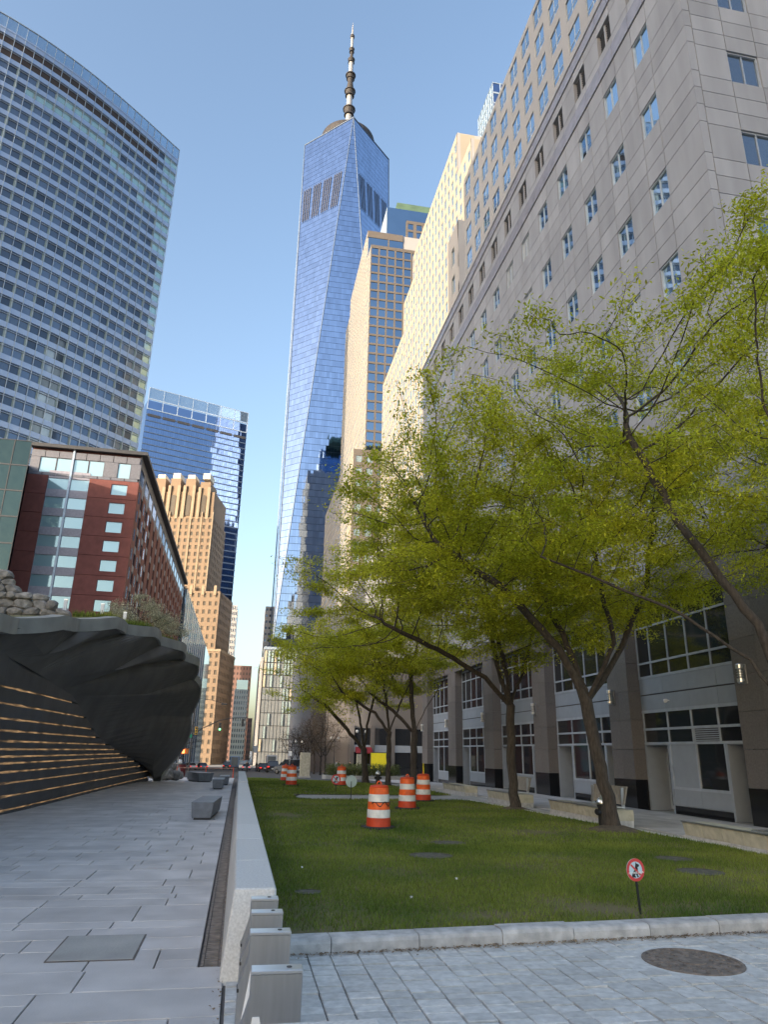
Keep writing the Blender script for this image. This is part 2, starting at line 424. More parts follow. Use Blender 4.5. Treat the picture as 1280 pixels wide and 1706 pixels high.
# setts
setts = strip('sett_path', 'joint', [(0.02, -4), (16, -4), (16, 9.3), (13, 8.0), (.45, 7.18), (.02, 7.1)], -.022)
L = []
x = .035; 
while x < 8.5:
    wd = .19+random.random()*.06; y = 2.6+random.random()*.1
    while y < 7.30+.073*x-.0:
        d = .12+random.random()*.05
        if x > .3 or y < 6.55:
            if y+d < 7.20+.073*x: L.append((x+.006, x+wd-.006, y+.007, y+d-.007, -.03, random.gauss(0, .0025)))
        y += d
    x += wd
L = [b for b in L if b[2] > 3.3 and (max(b[0]-4.1, 4.1-b[1], 0))**2+(max(b[2]-6.58, 6.58-b[3], 0))**2 > .44**2]
pieces('granite_sett', 'sett', setts, L, 300, .006, 'granite_sett_field')
MB().lathe([(.432, -.03), (.68, -.03), (.68, -.006), (.432, -.006), (.432, -.03)], 40, (4.1, 6.58, 0)).build('collar', 'sett', setts)
mh = thing('manhole_cover', 'round rusty brown manhole cover set in the granite sett path', 'manhole cover', (4.1, 6.58, 0))
local(MB().lathe([(.0, -.03), (.43, -.03), (.43, .003), (.40, .004), (.40, -.004), (.12, -.004), (.12, .004), (0, .004)], 32), 'cover', 'rust', mh)
mb = MB()
for r in (.18, .24, .30, .36):
    for k in range(int(r*60)):
        a = 2*math.pi*k/int(r*60); mb.box(r*math.cos(a)-.012, r*math.cos(a)+.012, r*math.sin(a)-.012, r*math.sin(a)+.012, -.006, .004)
local(mb, 'tread_pattern', 'rust', mh)['kind'] = 'stuff'
# lawn kerb
kr = thing('lawn_kerb', 'row of pale granite kerb stones edging the lawn', 'kerb', (.45, 7.12, 0))
kd = nrm([1, .073, 0]); kp = np.array([.43, 7.12, 0]); s = 0
for i in range(14):
    ln = [.48, .82, .78, .74, .80, .80, .76][i % 7]+random.random()*.05
    mb = MB(); a = kp+kd*(s+.004); b = kp+kd*(s+ln-.004); q = np.array([-kd[1], kd[0], 0]); j = random.gauss(0, .004)
    prof = [(0, -.05), (0, .085+j), (.012, .112+j), (.045, .125+j), (.20, .13+j), (.22, .11), (.22, -.05)]
    vs_ = [tuple(a+q*d+np.array([0, 0, h])) for d, h in prof]+[tuple(b+q*d+np.array([0, 0, h])) for d, h in prof]; n = len(prof)
    mb.add(vs_, [tuple(range(n)), tuple(range(n, 2*n))]+[(i2, (i2+1) % n, n+(i2+1) % n, n+i2) for i2 in range(n)])
    mb.build('kerb_stone', 'kerbstone', kr); s += ln
# lawn with blades
def lawn_in(x, y):
    if x < .43 or y < 7.36+.073*x: return False
    if y < 27.1: return x < 9.42-max(0, y-14)*.075
    if y < 30.0: return x < 2.3+max(0, 29.2-y)*0.0 - 0.0 and x < 2.2
    if y < 58: return x < (8.7-max(0, y-34)*.145)-(max(0, y-46)*.35)
    return False
LZ = .085
lawn1 = strip('lawn', 'lawn_soil', [(.43, 7.40), (9.42, 8.05), (9.42, 14), (8.44, 27.1), (2.6, 27.1), (2.0, 28.5), (2.4, 30.0), (8.7, 30.0), (8.7, 34), (7.0, 46), (2.6, 58), (.43, 58)], LZ)
def blades(n, ymin, ymax, size, wd):
    ys_ = ymin*(ymax/ymin)**rng.random(n*2); xs = .43+9*rng.random(n*2)
    k = np.array([lawn_in(a, b) for a, b in zip(xs, ys_)]); xs = xs[k][:n]; ys_ = ys_[k][:n]; n = len(xs)
    hole = np.zeros(n, bool)
    for hx, hy, hr in HOLES: hole |= ((xs-hx)**2+(ys_-hy)**2) < hr*hr
    xs, ys_ = xs[~hole], ys_[~hole]; n = len(xs)
    # sparser on worn patches
    wear = np.sin(xs*1.7+ys_*.9)+np.sin(xs*.8-ys_*1.9+2)+np.sin(xs*3.1+ys_*2.3+1)*.6
    near = np.clip(1-(ys_-(7.4+.073*xs))/1.2, 0, 1)*np.clip(1.2-xs*.12, .3, 1)
    bare = sum(np.exp(-(((xs-bx_)/rx_)**2+((ys_-by_)/ry_)**2)) for bx_, by_, rx_, ry_ in ((1.0, 8.5, .6, .5), (2.6, 8.1, .7, .25), (5.0, 8.3, .9, .3), (6.4, 9.3, .35, .4), (4.6, 11.3, .7, .5), (7.6, 10.6, .6, .4), (2.0, 13.5, .8, .8), (6.5, 16, 1.1, 1.0), (1.5, 20, .5, 1.5), (8.3, 17, .9, 1.2)))
    kp_ = rng.random(n) > .6*bare+ np.clip((wear-.9)*.42, 0, .8)+near*.42
    xs, ys_ = xs[kp_], ys_[kp_]; n = len(xs)
    zz = np.array([G(b) for b in ys_])+LZ-.005
    a = rng.random(n)*2*np.pi; h = size*(.5+rng.random(n)); ln = (rng.random((n, 2))-.5)*1.1*h[:, None]
    dx = np.cos(a)*wd*.5; dy = np.sin(a)*wd*.5
    V = np.zeros((n, 3, 3)); V[:, 0] = np.c_[xs-dx, ys_-dy, zz]; V[:, 1] = np.c_[xs+dx, ys_+dy, zz]; V[:, 2] = np.c_[xs+ln[:, 0], ys_+ln[:, 1], zz+h]
    return V.reshape(-1, 3)
def trimesh(name, V, m, parent=None, quads=False, rnd=True):
    k = 4 if quads else 3; n = len(V)//k; me = bpy.data.meshes.new(name)
    me.vertices.add(len(V)); me.vertices.foreach_set('co', np.asarray(V, np.float32).ravel())
    me.loops.add(n*k); me.loops.foreach_set('vertex_index', np.arange(n*k, dtype=np.int32))
    me.polygons.add(n); me.polygons.foreach_set('loop_start', np.arange(0, n*k, k, dtype=np.int32))
    me.update(calc_edges=True)
    me.materials.append(MATS[m])
    if rnd: me.attributes.new('rnd', 'FLOAT', 'FACE').data.foreach_set('value', rng.random(n).astype(np.float32))
    o = bpy.data.objects.new(name, me); COL.objects.link(o); o.parent = parent
    return o
COVERS = [(3.27, 12.6, .36, 'dark round cover in the lawn in front of the nearest drum'), (4.05, 14.3, .33, 'faint round cover in the lawn just beyond another, right of the nearest drum'),
          (.95, 9.55, .16, 'small round cover in the lawn beside the granite wall'), (7.35, 12.05, .30, 'dark cover in the lawn furthest towards the benches'),
          (6.95, 10.7, .34, 'large dark cover in the lawn behind the no-dogs sign')]
HOLES = [(x, y, r*1.05) for x, y, r, _ in COVERS]
V = np.vstack([blades(150000, 7.3, 14, .045, .009), blades(90000, 13, 27.5, .05, .016), blades(30000, 27, 57, .055, .035)])
g = trimesh('grass', V, 'grass'); tag(g, 'short patchy green turf of the lawn', 'grass', kind='stuff')
Vd = blades(9000, 7.3, 13, .018, .03); g = trimesh('fallen_leaves', Vd, 'dry_grass'); tag(g, 'dry tan leaf litter scattered thinly over the near lawn', 'leaf litter', kind='stuff')
for x, y, r, lb in COVERS:
    c = thing('lawn_cover', lb, 'manhole cover', (x, y, LZ), group='covers in the lawn')
    local(MB().lathe([(0, -.04), (r, -.04), (r, .012), (r*.9, .014), (r*.9, .008), (0, .008)], 24), 'lid', 'lawn_lid', c)
for i, (x, y) in enumerate([(1.02, 11.3), (3.0, 10.2), (2.1, 9.0)]):
    mb = MB(); 
    for k in range(5):
        a = random.random()*6; mb.add([(x+.02*math.cos(a), y+.02*math.sin(a), LZ+.02), (x+.02*math.cos(a+2), y+.02*math.sin(a+2), LZ+.035), (x+.02*math.cos(a+4), y+.02*math.sin(a+4), LZ+.045)], [(0, 1, 2)])
    o = mb.build('paper_scrap', 'white_paint'); tag(o, ['crumpled white paper scrap on the lawn near the granite wall', 'tiny white litter scrap in the middle of the near lawn', 'tiny white litter scrap close to the lawn kerb'][i], 'litter', 'paper scraps on the lawn')
n = 2600; r_ = np.random.default_rng(77); sx = r_.uniform(.5, 8.5, n); sy = 7.10+.073*sx-np.abs(r_.normal(0, .05, n))-.02*r_.random(n)
sx[:500] = r_.uniform(.03, .06, 500)*0+r_.normal(-.02, .03, 500); sy[:500] = r_.uniform(4, 30, 500)
a = r_.random(n)*6.3; q = np.c_[sx, sy, .006+.012*r_.random(n)]; l_ = .012+.025*r_.random(n)
V = np.zeros((n, 3, 3)); V[:, 0] = q; V[:, 1] = q+np.c_[np.cos(a)*l_, np.sin(a)*l_, .004+0*a]; V[:, 2] = q+np.c_[np.cos(a+.7)*l_*.8, np.sin(a+.7)*l_*.8, .008+0*a]
tag(trimesh('kerb_debris', V.reshape(-1, 3), 'dry_grass'), 'dry brown debris gathered along the foot of kerb and wall', 'debris', kind='stuff')
# path across lawn, side walk, edging
strip('cross_path', 'concrete', [(2.2, 28.6), (2.9, 27.15), (9.0, 27.15), (9.6, 29.9), (2.5, 29.95)], .07)
strip('sidewalk', 'concrete', [(9.5, 6.4), (13.98, 6.4), (13.98, 62), (6.9, 62), (7.2, 46), (8.8, 34), (8.5, 27), (9.5, 14)], -.02)
sw = [(x+.006, x+.6-.006, y+.006, y+.9-.006, G(y)-.05, G(y)+random.gauss(0, .001)) for x in np.arange(10.3, 13.9, .6) for y in np.arange(8.2, 60, .9)]
sp = [o for o in bpy.data.objects if o.name == 'sidewalk'][0]
pieces('sidewalk_slab', 'bluestone', sp, sw, 240, .003, 'sidewalk_slab_field')
sw = [(9.55, 9.94, y+.004, y+.22-.004, G(y)-.05, G(y)+random.gauss(0, .0015)) for y in np.arange(9.2, 30, .22)]
pieces('sidewalk_sett', 'kerbstone', sp, sw, 120, .004)
ed = thing('lawn_edging', 'thin pale granite edging between lawn and right-hand sidewalk', 'edging', (9.45, 8, 0))
for (x0, y0), (x1, y1) in zip([(9.45, 8.05), (9.45, 11), (9.45, 14), (8.98, 20), (8.46, 27.1)][:-1], [(9.45, 11), (9.45, 14), (8.98, 20), (8.46, 27.1)]):
    MB().hexa([(x0, y0+.01, -.05), (x0+.1, y0+.01, -.05), (x1+.1, y1, -.05), (x1, y1, -.05), (x0, y0+.01, .105), (x0+.1, y0+.01, .105), (x1+.1, y1, .105), (x1, y1, .105)]).build('edging_stone', 'granite', ed)
# street
strip('road', 'asphalt', [(-7, 62), (40, 58), (40, 330), (-13, 330), (-13, 110), (-9, 62)], -.05)
strip('drop_off_lane', 'asphalt', [(.5, 58.2), (3, 58.2), (7.2, 47), (30, 47), (30, 62), (.5, 62)], .004)
strip('far_sidewalk', 'concrete', [(-30, 62), (-9.2, 62), (-12.5, 110), (-12.5, 330), (-30, 330)], .06)
road_marks = []
for y0 in range(66, 200, 9):
    strip('lane_marking', 'white_paint', [(.6, y0), (.75, y0), (.75, y0+3), (.6, y0+3)], -.046)

# ================================================================ granite walls and steel bollards
gw = thing('granite_wall', 'long low pale granite wall running along the left edge of the lawn', 'wall', (.22, 6.62, 0))
y = 6.62; ln = [1.6, 1.9, 1.9, 2.0, 2.0, 2.1, 2.1, 2.2, 2.2, 2.3]
for d in ln:
    y1 = y+d-.006
    if y1 > 27: break
    mb = MB(); x0, x1 = .055, .395
    mb.hexa([(x0-.07, y-(.18 if y < 7 else 0), -.05), (x1+.02, y-(.18 if y < 7 else 0), -.05), (x1+.02, y1, -.05), (x0-.07, y1, -.05), (x0, y, .62), (x1, y, .62), (x1, y1, .62), (x0, y1, .62)])
    mb.build('granite_block', 'granite', gw, bevel=.012); y += d
gw2 = thing('granite_wall', 'shorter far granite wall continuing the long one towards the street', 'wall', (.22, 27.6, 0))
y = 27.6
for d in (2.6, 3.2, 3.4, 3.6):
    z = G(y)
    MB().hexa([(.0, y, z-.2), (.42, y, z-.2), (.42, y+d-.01, z-.2), (.0, y+d-.01, z-.2), (.06, y, .62), (.41, y, .62), (.41, y+d-.01, .62), (.06, y+d-.01, .62)]).build('granite_block', 'granite', gw2, bevel=.012); y += d
gw3 = thing('granite_wall', 'end of a pale granite wall cut off by the bottom edge of the picture', 'wall', (.3, 2.4, 0))
MB().hexa([(.02, .9, -.05), (.72, .9, -.05), (.72, 3.6, -.05), (.02, 3.6, -.05), (.08, .9, .62), (.68, .9, .62), (.68, 3.52, .62), (.08, 3.52, .62)]).build('granite_block', 'granite', gw3, bevel=.012)
# steel bollards: folded plate box with a scooped lamp recess in one flank
def bollard(y0, wd, label, first=None):
    t = thing('steel_bollard', label, 'bollard', (.29, y0, 0), 0, 'brushed steel bollards between the granite walls')
    x0, x1 = -wd/2, wd/2; H = .6
    prof = [(x0-.055, 0), (x0-.055, .30), (x0-.02, .40), (x0, .47), (x0, H-.012), (x1, H-.012), (x1, 0)]
    body = MB().extr(prof, 'y', 0, .10); local(body, 'body', 'steel', t, bevel=.004)
    local(MB().box(x0, x1, -.006, .108, H-.012, H+.006), 'top_plate', 'steel_bright', t, bevel=.003)
    sc = MB(); pts = []
    for k in range(9):
        a = k/8; zz = .40-.26*a; pts.append((x0+.055+.025*math.sin(a*math.pi)-.05*a*a, zz))
    poly = [(x0+.02, .40)]+pts+[(x0-.02, .14)]
    sc.extr(poly, 'y', -.005, .0); o = local(sc, 'lamp_recess', 'white_paint', t)
    local(MB().lathe([(0, 0), (.014, 0), (.014, .004), (0, .004)], 12, (x1-.07, .05, H+.006)), 'bolt', 'dark_frame', t)
    local(MB().box(x0-.058, x0-.045, .0, .10, .28, .30), 'seam', 'dark_frame', t)
    return t
bollard(4.33, .27, 'nearest steel bollard, at the bottom edge of the picture')
bollard(5.17, .26, 'second steel bollard behind the nearest one')
bollard(5.76, .225, 'third steel bollard, half hidden behind two others')
bollard(6.26, .21, 'furthest steel bollard, touching the end of the long granite wall')

# ================================================================ traffic drums
def drum(loc, rz, label, first=False):
    t = thing('traffic_drum', label, 'traffic drum', loc, rz, 'orange and white traffic drums on the lawn')
    def ring(z0, z1, r0, r1, nm, m): local(MB().lathe([(r0-.01, z0), (r0, z0+.006), (r1, z1-.006), (r1-.01, z1)], 28), nm, m, t, smooth=False)
    hs = [.05, .23, .40, .56, .72, .86]; rr = [.275, .262, .25, .238, .226, .214]
    for i, (m, nm) in enumerate([('dark_orange', 'orange_band'), ('reflective_white', 'white_band'), ('orange', 'orange_band'), ('reflective_white', 'white_band'), ('orange', 'orange_band')]):
        ring(hs[i], hs[i+1], rr[i], rr[i+1]+.006, nm, m)
    local(MB().lathe([(.21, .86), (.215, .875), (.19, .905), (.08, .92), (0, .92)], 28), 'lid', 'dark_orange', t)
    hd = MB(); hd.tube([(-.05, 0, .91), (-.045, 0, .955), (-.02, 0, .985), (.02, 0, .985), (.045, 0, .955), (.05, 0, .91)], [.014]*6, 8); local(hd, 'handle', 'orange', t, smooth=True)
    oc = [(.40*math.cos(a), .40*math.sin(a)) for a in np.arange(8)*math.pi/4+.39]
    local(MB().prism(oc, 0, .055), 'base', 'rubber', t, bevel=.012)
    return t
def D(y): return G(y)+LZ
drum((3.2, 17.0, D(17)), .1, 'nearest and largest orange drum with a black scrawl around its middle')
dt = [o for o in bpy.data.objects if o.name.startswith('traffic_drum')][-1]
mb = MB(); pts = []
for k in range(26):
    a = -2.5+k*.085; z = .52+.045*math.sin(k*.55)-.012*(k % 7 == 3); pts.append((.247*math.cos(a), .247*math.sin(a), z))
mb.tube(pts, [.011]*len(pts), 5); local(mb, 'black_scrawl', 'black_paint', dt)
mb = MB(); mb.tube([(.245*math.cos(a), .245*math.sin(a), .555) for a in np.arange(-2.6, -.5, .15)], [.008]*15, 5); local(mb, 'black_scrawl', 'black_paint', dt)
drum((5.15, 22.7, D(22.7)), .5, 'orange drum with clean bands, second nearest, left of the one with a yellow stick')
d3 = drum((6.55, 26.3, D(26)), .9, 'orange drum with a yellow stick poking out of its top')
local(MB().tube([(.02, 0, .9), (.0, 0, 1.28)], [.028, .012], 6), 'yellow_stick', 'yellow', d3)
drum((5.2, 38.0, D(38)), .2, 'small orange drum standing alone behind the two round signs')
drum((2.66, 37.6, D(37.6)), .4, 'small orange drum in the far left of the lawn, front one of a pair')
drum((2.9, 46.5, D(46.5)), .7, 'tiny orange drum half hidden behind another at the far left of the lawn')

# ================================================================ round lawn signs
def disc(mb, r, y0, y1, n=32, cx=0, cz=0):
    mb.extr([(cx+r*math.cos(2*math.pi*k/n), cz+r*math.sin(2*math.pi*k/n)) for k in range(n)], 'y', y0, y1); return mb
def text_mesh(name, s, size, m, parent, loc, rot):
    c = bpy.data.curves.new(name, 'FONT'); c.body = s; c.size = size; c.align_x = 'CENTER'; c.extrude = .0006; c.offset = size*.02
    o = bpy.data.objects.new(name, c); COL.objects.link(o); dg = bpy.context.evaluated_depsgraph_get()
    me = bpy.data.meshes.new_from_object(o.evaluated_get(dg)); bpy.data.objects.remove(o)
    me.materials.clear(); me.materials.append(MATS[m])
    o = bpy.data.objects.new(name, me); COL.objects.link(o); o.parent = parent; o.location = loc; o.rotation_euler = rot; return o
def pet_sign(loc, rz, label, h, r, face=True, lean=0):
    t = thing('lawn_sign', label, 'sign', loc, rz, 'round signs on stakes in the lawn')
    t.rotation_euler = (0, lean, rz)
    local(MB().box(-.012, .012, .004, .016, -.08, h), 'stake', 'black_paint', t)
    p = local(disc(MB(), r, -.004, .004, 36, 0, h), 'plate', 'sign_back', t)
    if face:
        k = MB(); n = 36
        for i in range(n):
            a, b = 2*math.pi*i/n, 2*math.pi*(i+1)/n
            k.quad((r*math.cos(a), -.006, h+r*math.sin(a)), (r*math.cos(b), -.006, h+r*math.sin(b)), (.73*r*math.cos(b), -.006, h+.73*r*math.sin(b)), (.73*r*math.cos(a), -.006, h+.73*r*math.sin(a)))
        local(k, 'red_ring', 'sign_red', p)
        local(disc(MB(), r*.74, -.0052, -.0048, 36, 0, h), 'pale_field', 'sign_blue', p)
        dog = [(-.42, -.62), (-.05, -.66), (-.06, -.56), (-.16, -.52), (-.1, -.36), (.02, -.42), (.1, -.66), (.26, -.64), (.24, -.56), (.18, -.54), (.22, -.2), (.26, .12), (.24, .22), (.36, .24), (.44, .34), (.42, .44), (.2, .52), (.1, .66), (.04, .5), (-.02, .3), (-.1, .05), (-.3, -.16), (-.44, -.36), (-.5, -.5)]
        local(MB().extr([(x*r, h+z*r) for x, z in dog], 'y', -.0072, -.0064), 'dog_silhouette', 'black_paint', p)
        a = .66*r; q = .085*r
        local(MB().extr([(-a*.74-q*.7, h+a*.74-q*.7), (-a*.74+q*.7, h+a*.74+q*.7), (a*.74+q*.7, h-a*.74+q*.7), (a*.74-q*.7, h-a*.74-q*.7)], 'y', -.0085, -.0077), 'red_bar', 'sign_red', p)
        text_mesh('lettering', 'PET FREE AREA', r*.25, 'white_paint', p, (0, -.0098, h-.33*r), (rad(90), 0, 0))
    return t
pet_sign((4.43, 8.0, LZ), .12, 'red and white no-dogs sign on a black stake in the near lawn', .44, .115, lean=-.06)
pet_sign((4.0, 26.6, LZ), math.pi, 'round sign seen from its pale back beside the path across the lawn', .62, .2)
pet_sign((4.1, 31.6, D(31)), .1, 'small far no-dogs sign in front of the lone orange drum', .5, .2)

# ================================================================ hydrants, tree-side small things
def hydrant(loc, label):
    t = thing('fire_hydrant', label, 'fire hydrant', loc, .4, 'black fire hydrants with silver caps')
    local(MB().lathe([(0, 0), (.17, 0), (.17, .05), (.12, .06), (.115, .52), (.13, .53), (.13, .58), (0, .58)], 20), 'barrel', 'black_paint', t, smooth=False)
    local(MB().lathe([(.14, .58), (.145, .62), (.12, .70), (.06, .75), (.035, .76), (.035, .80), (0, .80)], 20), 'bonnet', 'steel_bright', t, smooth=True)
    for a in (0, math.pi/2, math.pi):
        d = np.array([math.cos(a), math.sin(a), 0]); local(MB().tube([d*.09+[0, 0, .40], d*.18+[0, 0, .40], d*.185+[0, 0, .40], d*.21+[0, 0, .40]], [.055, .055, .07, .06], 12), 'outlet', 'black_paint', t)
    return t
hydrant((8.95, 17.6, .0), 'black fire hydrant with a silver cap beside the nearest tree trunk')
hydrant((7.75, 41.6, G(41.6)), 'small far black fire hydrant between the further tree trunks')

# ================================================================ trees (grown towards points spread through the crown)
def grow(trunk, att, step=.28, infl=2.2, kill=.42, iters=170, trop=(0, 0, .02)):
    P = [np.array(p, float) for p in trunk[0]]; par = [-1]+list(range(len(P)-1))
    for br in trunk[1:]:
        b0 = br[0]; prev = b0
        for p in br[1]: P.append(np.array(p, float)); par.append(prev); prev = len(P)-1
    P = list(P); A = np.array(att); pos = np.array(P)
    d = np.linalg.norm(A[:, None]-pos[None], axis=2); near = d.argmin(1); nd = d.min(1)
    for it in range(iters):
        act = nd < infl
        if not act.any(): 
            infl *= 1.5
            if infl > 12: break
            continue
        acc = {}
        for i in np.where(act)[0]:
            v = A[i]-P[near[i]]; l = np.linalg.norm(v)+1e-6
            acc.setdefault(near[i], []).append(v/l)
        new = []
        for k, l in acc.items():
            dv = np.mean(l, 0)+np.array(trop)+rng.normal(0, .06, 3); ll = np.linalg.norm(dv)
            if ll < .15: dv = l[0]; ll = 1
            q = P[k]+dv/ll*step
            new.append(q); par.append(k)
        n0 = len(P); P += new
        nn = np.array(new); d = np.linalg.norm(A[:, None]-nn[None], axis=2); j = d.argmin(1); dm = d.min(1)
        u = dm < nd; near[u] = n0+j[u]; nd[u] = dm[u]
        keep = nd > kill; A, near, nd = A[keep], near[keep], nd[keep]
        if len(A) == 0 or len(P) > 14000: break
    return np.array(P), np.array(par)
def radii(P, par, tip=.006, ex=2.25):
    n = len(P); acc = np.zeros(n); ch = np.zeros(n, int)
    for i in range(n-1, 0, -1):
        if acc[i] == 0: acc[i] = tip**ex
        acc[par[i]] += acc[i]; ch[par[i]] += 1
    if acc[0] == 0: acc[0] = tip**ex
    return acc**(1/ex), ch
def tree_mesh(P, par, r, name, m, parent, flare=True):
    n = len(P); kids = [[] for _ in range(n)]
    for i in range(1, n): kids[par[i]].append(i)
    mb = MB(); stack = [(0, None)]
    for k in kids: k.sort(key=lambda i: -r[i])
    starts = [(0, -1)]
    while starts:
        i, p = starts.pop(); pts = []; rs = []
        if p >= 0: pts.append(P[p]); rs.append(min(r[i]*1.05, r[p]))
        j = i
        while True:
            pts.append(P[j]); rs.append(r[j])
            if not kids[j]: rs[-1] *= .5; break
            for c in kids[j][1:]: starts.append((c, j))
            j = kids[j][0]
        if len(pts) < 2: continue
        mr = max(rs); ns = 10 if mr > .08 else 6 if mr > .025 else 4 if mr > .012 else 3
        if mr < .02 and len(pts) > 4: sel = list(range(0, len(pts)-1, 2))+[len(pts)-1]; pts = [pts[q] for q in sel]; rs = [rs[q] for q in sel]
        mb.tube(pts, rs, ns, cap=False)
    return mb.build(name, m, parent, smooth=True, loc=True)
def leaves(P, r, per, size, name, m, parent, thr=.011, spread=.22, flat=.5, asp=.42):
    idx = np.where(r < thr)[0]; Q = P[idx]
    wgt = np.clip(.72+1.6*np.sin(Q[:, 0]*1.9+1)*np.sin(Q[:, 1]*2.1)*np.sin(Q[:, 2]*2.3+.5)+.5*np.sin(Q[:, 0]*4.1+Q[:, 2]*3.7), .08, 2.2)
    cnt = np.maximum(1, (per*wgt*rng.uniform(.5, 1.4, len(idx))).astype(int)); n = int(cnt.sum())
    c = np.repeat(Q, cnt, 0)+rng.normal(0, spread, (n, 3))*np.array([1, 1, .42])
    a = rng.random(n)*2*np.pi; el = rng.normal(-.25, flat, n); s = size*(.55+.8*rng.random(n))
    d = np.c_[np.cos(a)*np.cos(el), np.sin(a)*np.cos(el), np.sin(el)]
    q = np.c_[-np.sin(a), np.cos(a), rng.normal(0, .5, n)]; q /= np.linalg.norm(q, axis=1)[:, None]
    d *= s[:, None]; q *= s[:, None]*asp*.5
    V = np.zeros((n, 4, 3)); V[:, 0] = c; V[:, 1] = c+d*.5+q; V[:, 2] = c+d; V[:, 3] = c+d*.5-q
    return trimesh(name, V.reshape(-1, 3), m, parent, True)
def crown_points(n, c, rx, ry, rz, low=-.55, hollow=.35, sprays=0):
    def shell():
        while True:
            v = rng.uniform(-1, 1, 3); l = np.linalg.norm(v)
            if l > 1 or l < hollow or v[2] < low: continue
            u = v/l; f = .82+.18*math.sin(u[0]*5.1+c[1])*math.cos(u[1]*4.3+c[0])+.12*math.sin(u[2]*9+u[0]*7)
            if l > f: continue
            return np.array([c[0]+v[0]*rx, c[1]+v[1]*ry, c[2]+v[2]*rz])
    if not sprays: return np.array([shell() for _ in range(n)])
    out = []                                     # foliage hangs in flat, slightly drooping sprays
    for k in range(sprays):
        q = shell(); d = q-np.array(c); d[2] = 0; L_ = np.linalg.norm(d)+1e-6; d /= L_; e = np.array([-d[1], d[0], 0])
        ra, rb, rc = rng.uniform(.8, 1.7), rng.uniform(.5, 1.0), rng.uniform(.12, .26); slope = rng.normal(.12, .2)
        for _ in range(n//sprays):
            g = rng.normal(0, .5, 3); out.append(q+d*g[0]*ra+e*g[1]*rb+np.array([0, 0, g[2]*rc+slope*g[0]*ra]))
    return np.array(out)
def make_tree(loc, label, fork, limbs, cen, R3, natt, per, size, seed, kind='leaf', tip=.0055, group='street trees along the sidewalk', bark='bark', low=-.5, base_r=None, thr=.0125, spread=.17, step=.2, asp=.42, name='street_tree', cat='tree', sprays=0):
    global rng
    rng = np.random.default_rng(seed)
    t = thing(name, label, cat, loc, 0, group)
    trunk = [np.array(p, float) for p in fork]
    br = []
    for lm in limbs: br.append((len(trunk)-1, [np.array(p, float) for p in lm]))
    # densify
    def dens(a, pts):
        o = []; prev = np.array(a)
        for p in pts:
            k = max(1, int(np.linalg.norm(p-prev)/.3)); o += [prev+(p-prev)*(i+1)/k for i in range(k)]; prev = p
        return [q+rng.normal(0, .018, 3) for q in o]
    T = [trunk[0]]+dens(trunk[0], trunk[1:]); B = [(len(T)-1, dens(trunk[-1], b[1])) for b in br]
    att = crown_points(natt, cen, *R3, low=low, sprays=sprays)
    P, par = grow([T]+B, att, step=step, kill=step*1.45)
    r, ch = radii(P, par, tip)
    if base_r:
        k = base_r/r[len(T)//2]; r = np.where(r > .02, .02+(r-.02)*max(.2, (base_r-.02)/(r[len(T)//2]-.02)), r)
    for i in range(len(T)):
        z = P[i][2]; r[i] *= 1+.75*math.exp(-max(0, z)/.22)
    tree_mesh(P, par, r, 'trunk', bark, t)
    leaves(P, r, per, size, 'crown', kind, t, thr=thr, spread=spread, asp=asp)
    return t
TG = 'green street trees beside the lawn'
make_tree((8.72, 16.64, 0), 'leaning tree with a thick bent trunk beside the fire hydrant', [(0, 0, -.1), (-.10, -.02, .8), (-.33, -.05, 1.8), (-.50, -.1, 2.95)],
    [[(-1.2, -.2, 4.2), (-2.6, -.2, 5.6), (-4.2, .2, 6.8)], [(-.6, .6, 4.4), (-.9, 1.6, 6.2), (-.8, 2.2, 8)], [(.35, -.2, 4.1), (1.1, -.6, 5.8), (1.3, -1, 8)], [(-.1, -.9, 4.3), (-1, -2, 6.0)]],
    (-1.3, .1, 7.1), (5.6, 4.6, 3.9), 6000, 62, .092, 11, base_r=.15, sprays=150, group=TG)
make_tree((9.25, 10.9, 0), 'near tree whose limbs and bright leaves reach in from the right edge', [(0, 0, -.1), (.05, 0, 1.2), (.1, .1, 2.3)],
    [[(-.4, .5, 3.4), (-1.6, 1.0, 4.4), (-2.8, 1.6, 5.0), (-4, 1.9, 5.6)], [(-.4, .2, 4.0), (-1.3, .8, 6.0), (-2.0, 1.2, 8.2)], [(.7, .5, 4.0), (1.3, 1.4, 6.5)], [(-.2, -.6, 4.2), (-.6, -1.6, 6.4)]],
    (.9, 1.5, 8.0), (5.6, 4.8, 4.9), 6000, 62, .082, 12, base_r=.135, sprays=160, group=TG)
make_tree((8.66, 22.9, 0), 'straight-trunked tree in the middle of the row, right of the yellow-stick drum', [(0, 0, -.1), (-.05, 0, 1.5), (-.03, 0, 3.2)],
    [[(-.9, -.1, 4.1), (-2.6, -.4, 4.9), (-4.4, -.6, 5.6)], [(.6, .3, 4.4), (1.4, .7, 6.4)], [(-.2, .6, 4.6), (-.5, 1.2, 7.2)], [(-.5, -.9, 4.4), (-1.4, -2.2, 6)]],
    (-1.3, -.2, 6.9), (5.8, 4.8, 4.0), 5600, 62, .096, 13, base_r=.14, sprays=145, group=TG)
make_tree((8.95, 38.0, G(38)), 'further tree with a dark straight trunk nearest the shopfronts', [(0, 0, -.1), (.02, 0, 1.4), (.05, 0, 2.7)],
    [[(-.9, 0, 3.6), (-2.4, .2, 4.7)], [(.7, .2, 4.0), (1.8, .3, 5.6)], [(0, .6, 4.4), (0, .8, 6.4)]],
    (-.8, 0, 6.9), (4.9, 4.6, 4.0), 2200, 60, .14, 14, base_r=.17, sprays=60, group=TG, step=.30, spread=.22, thr=.0125)
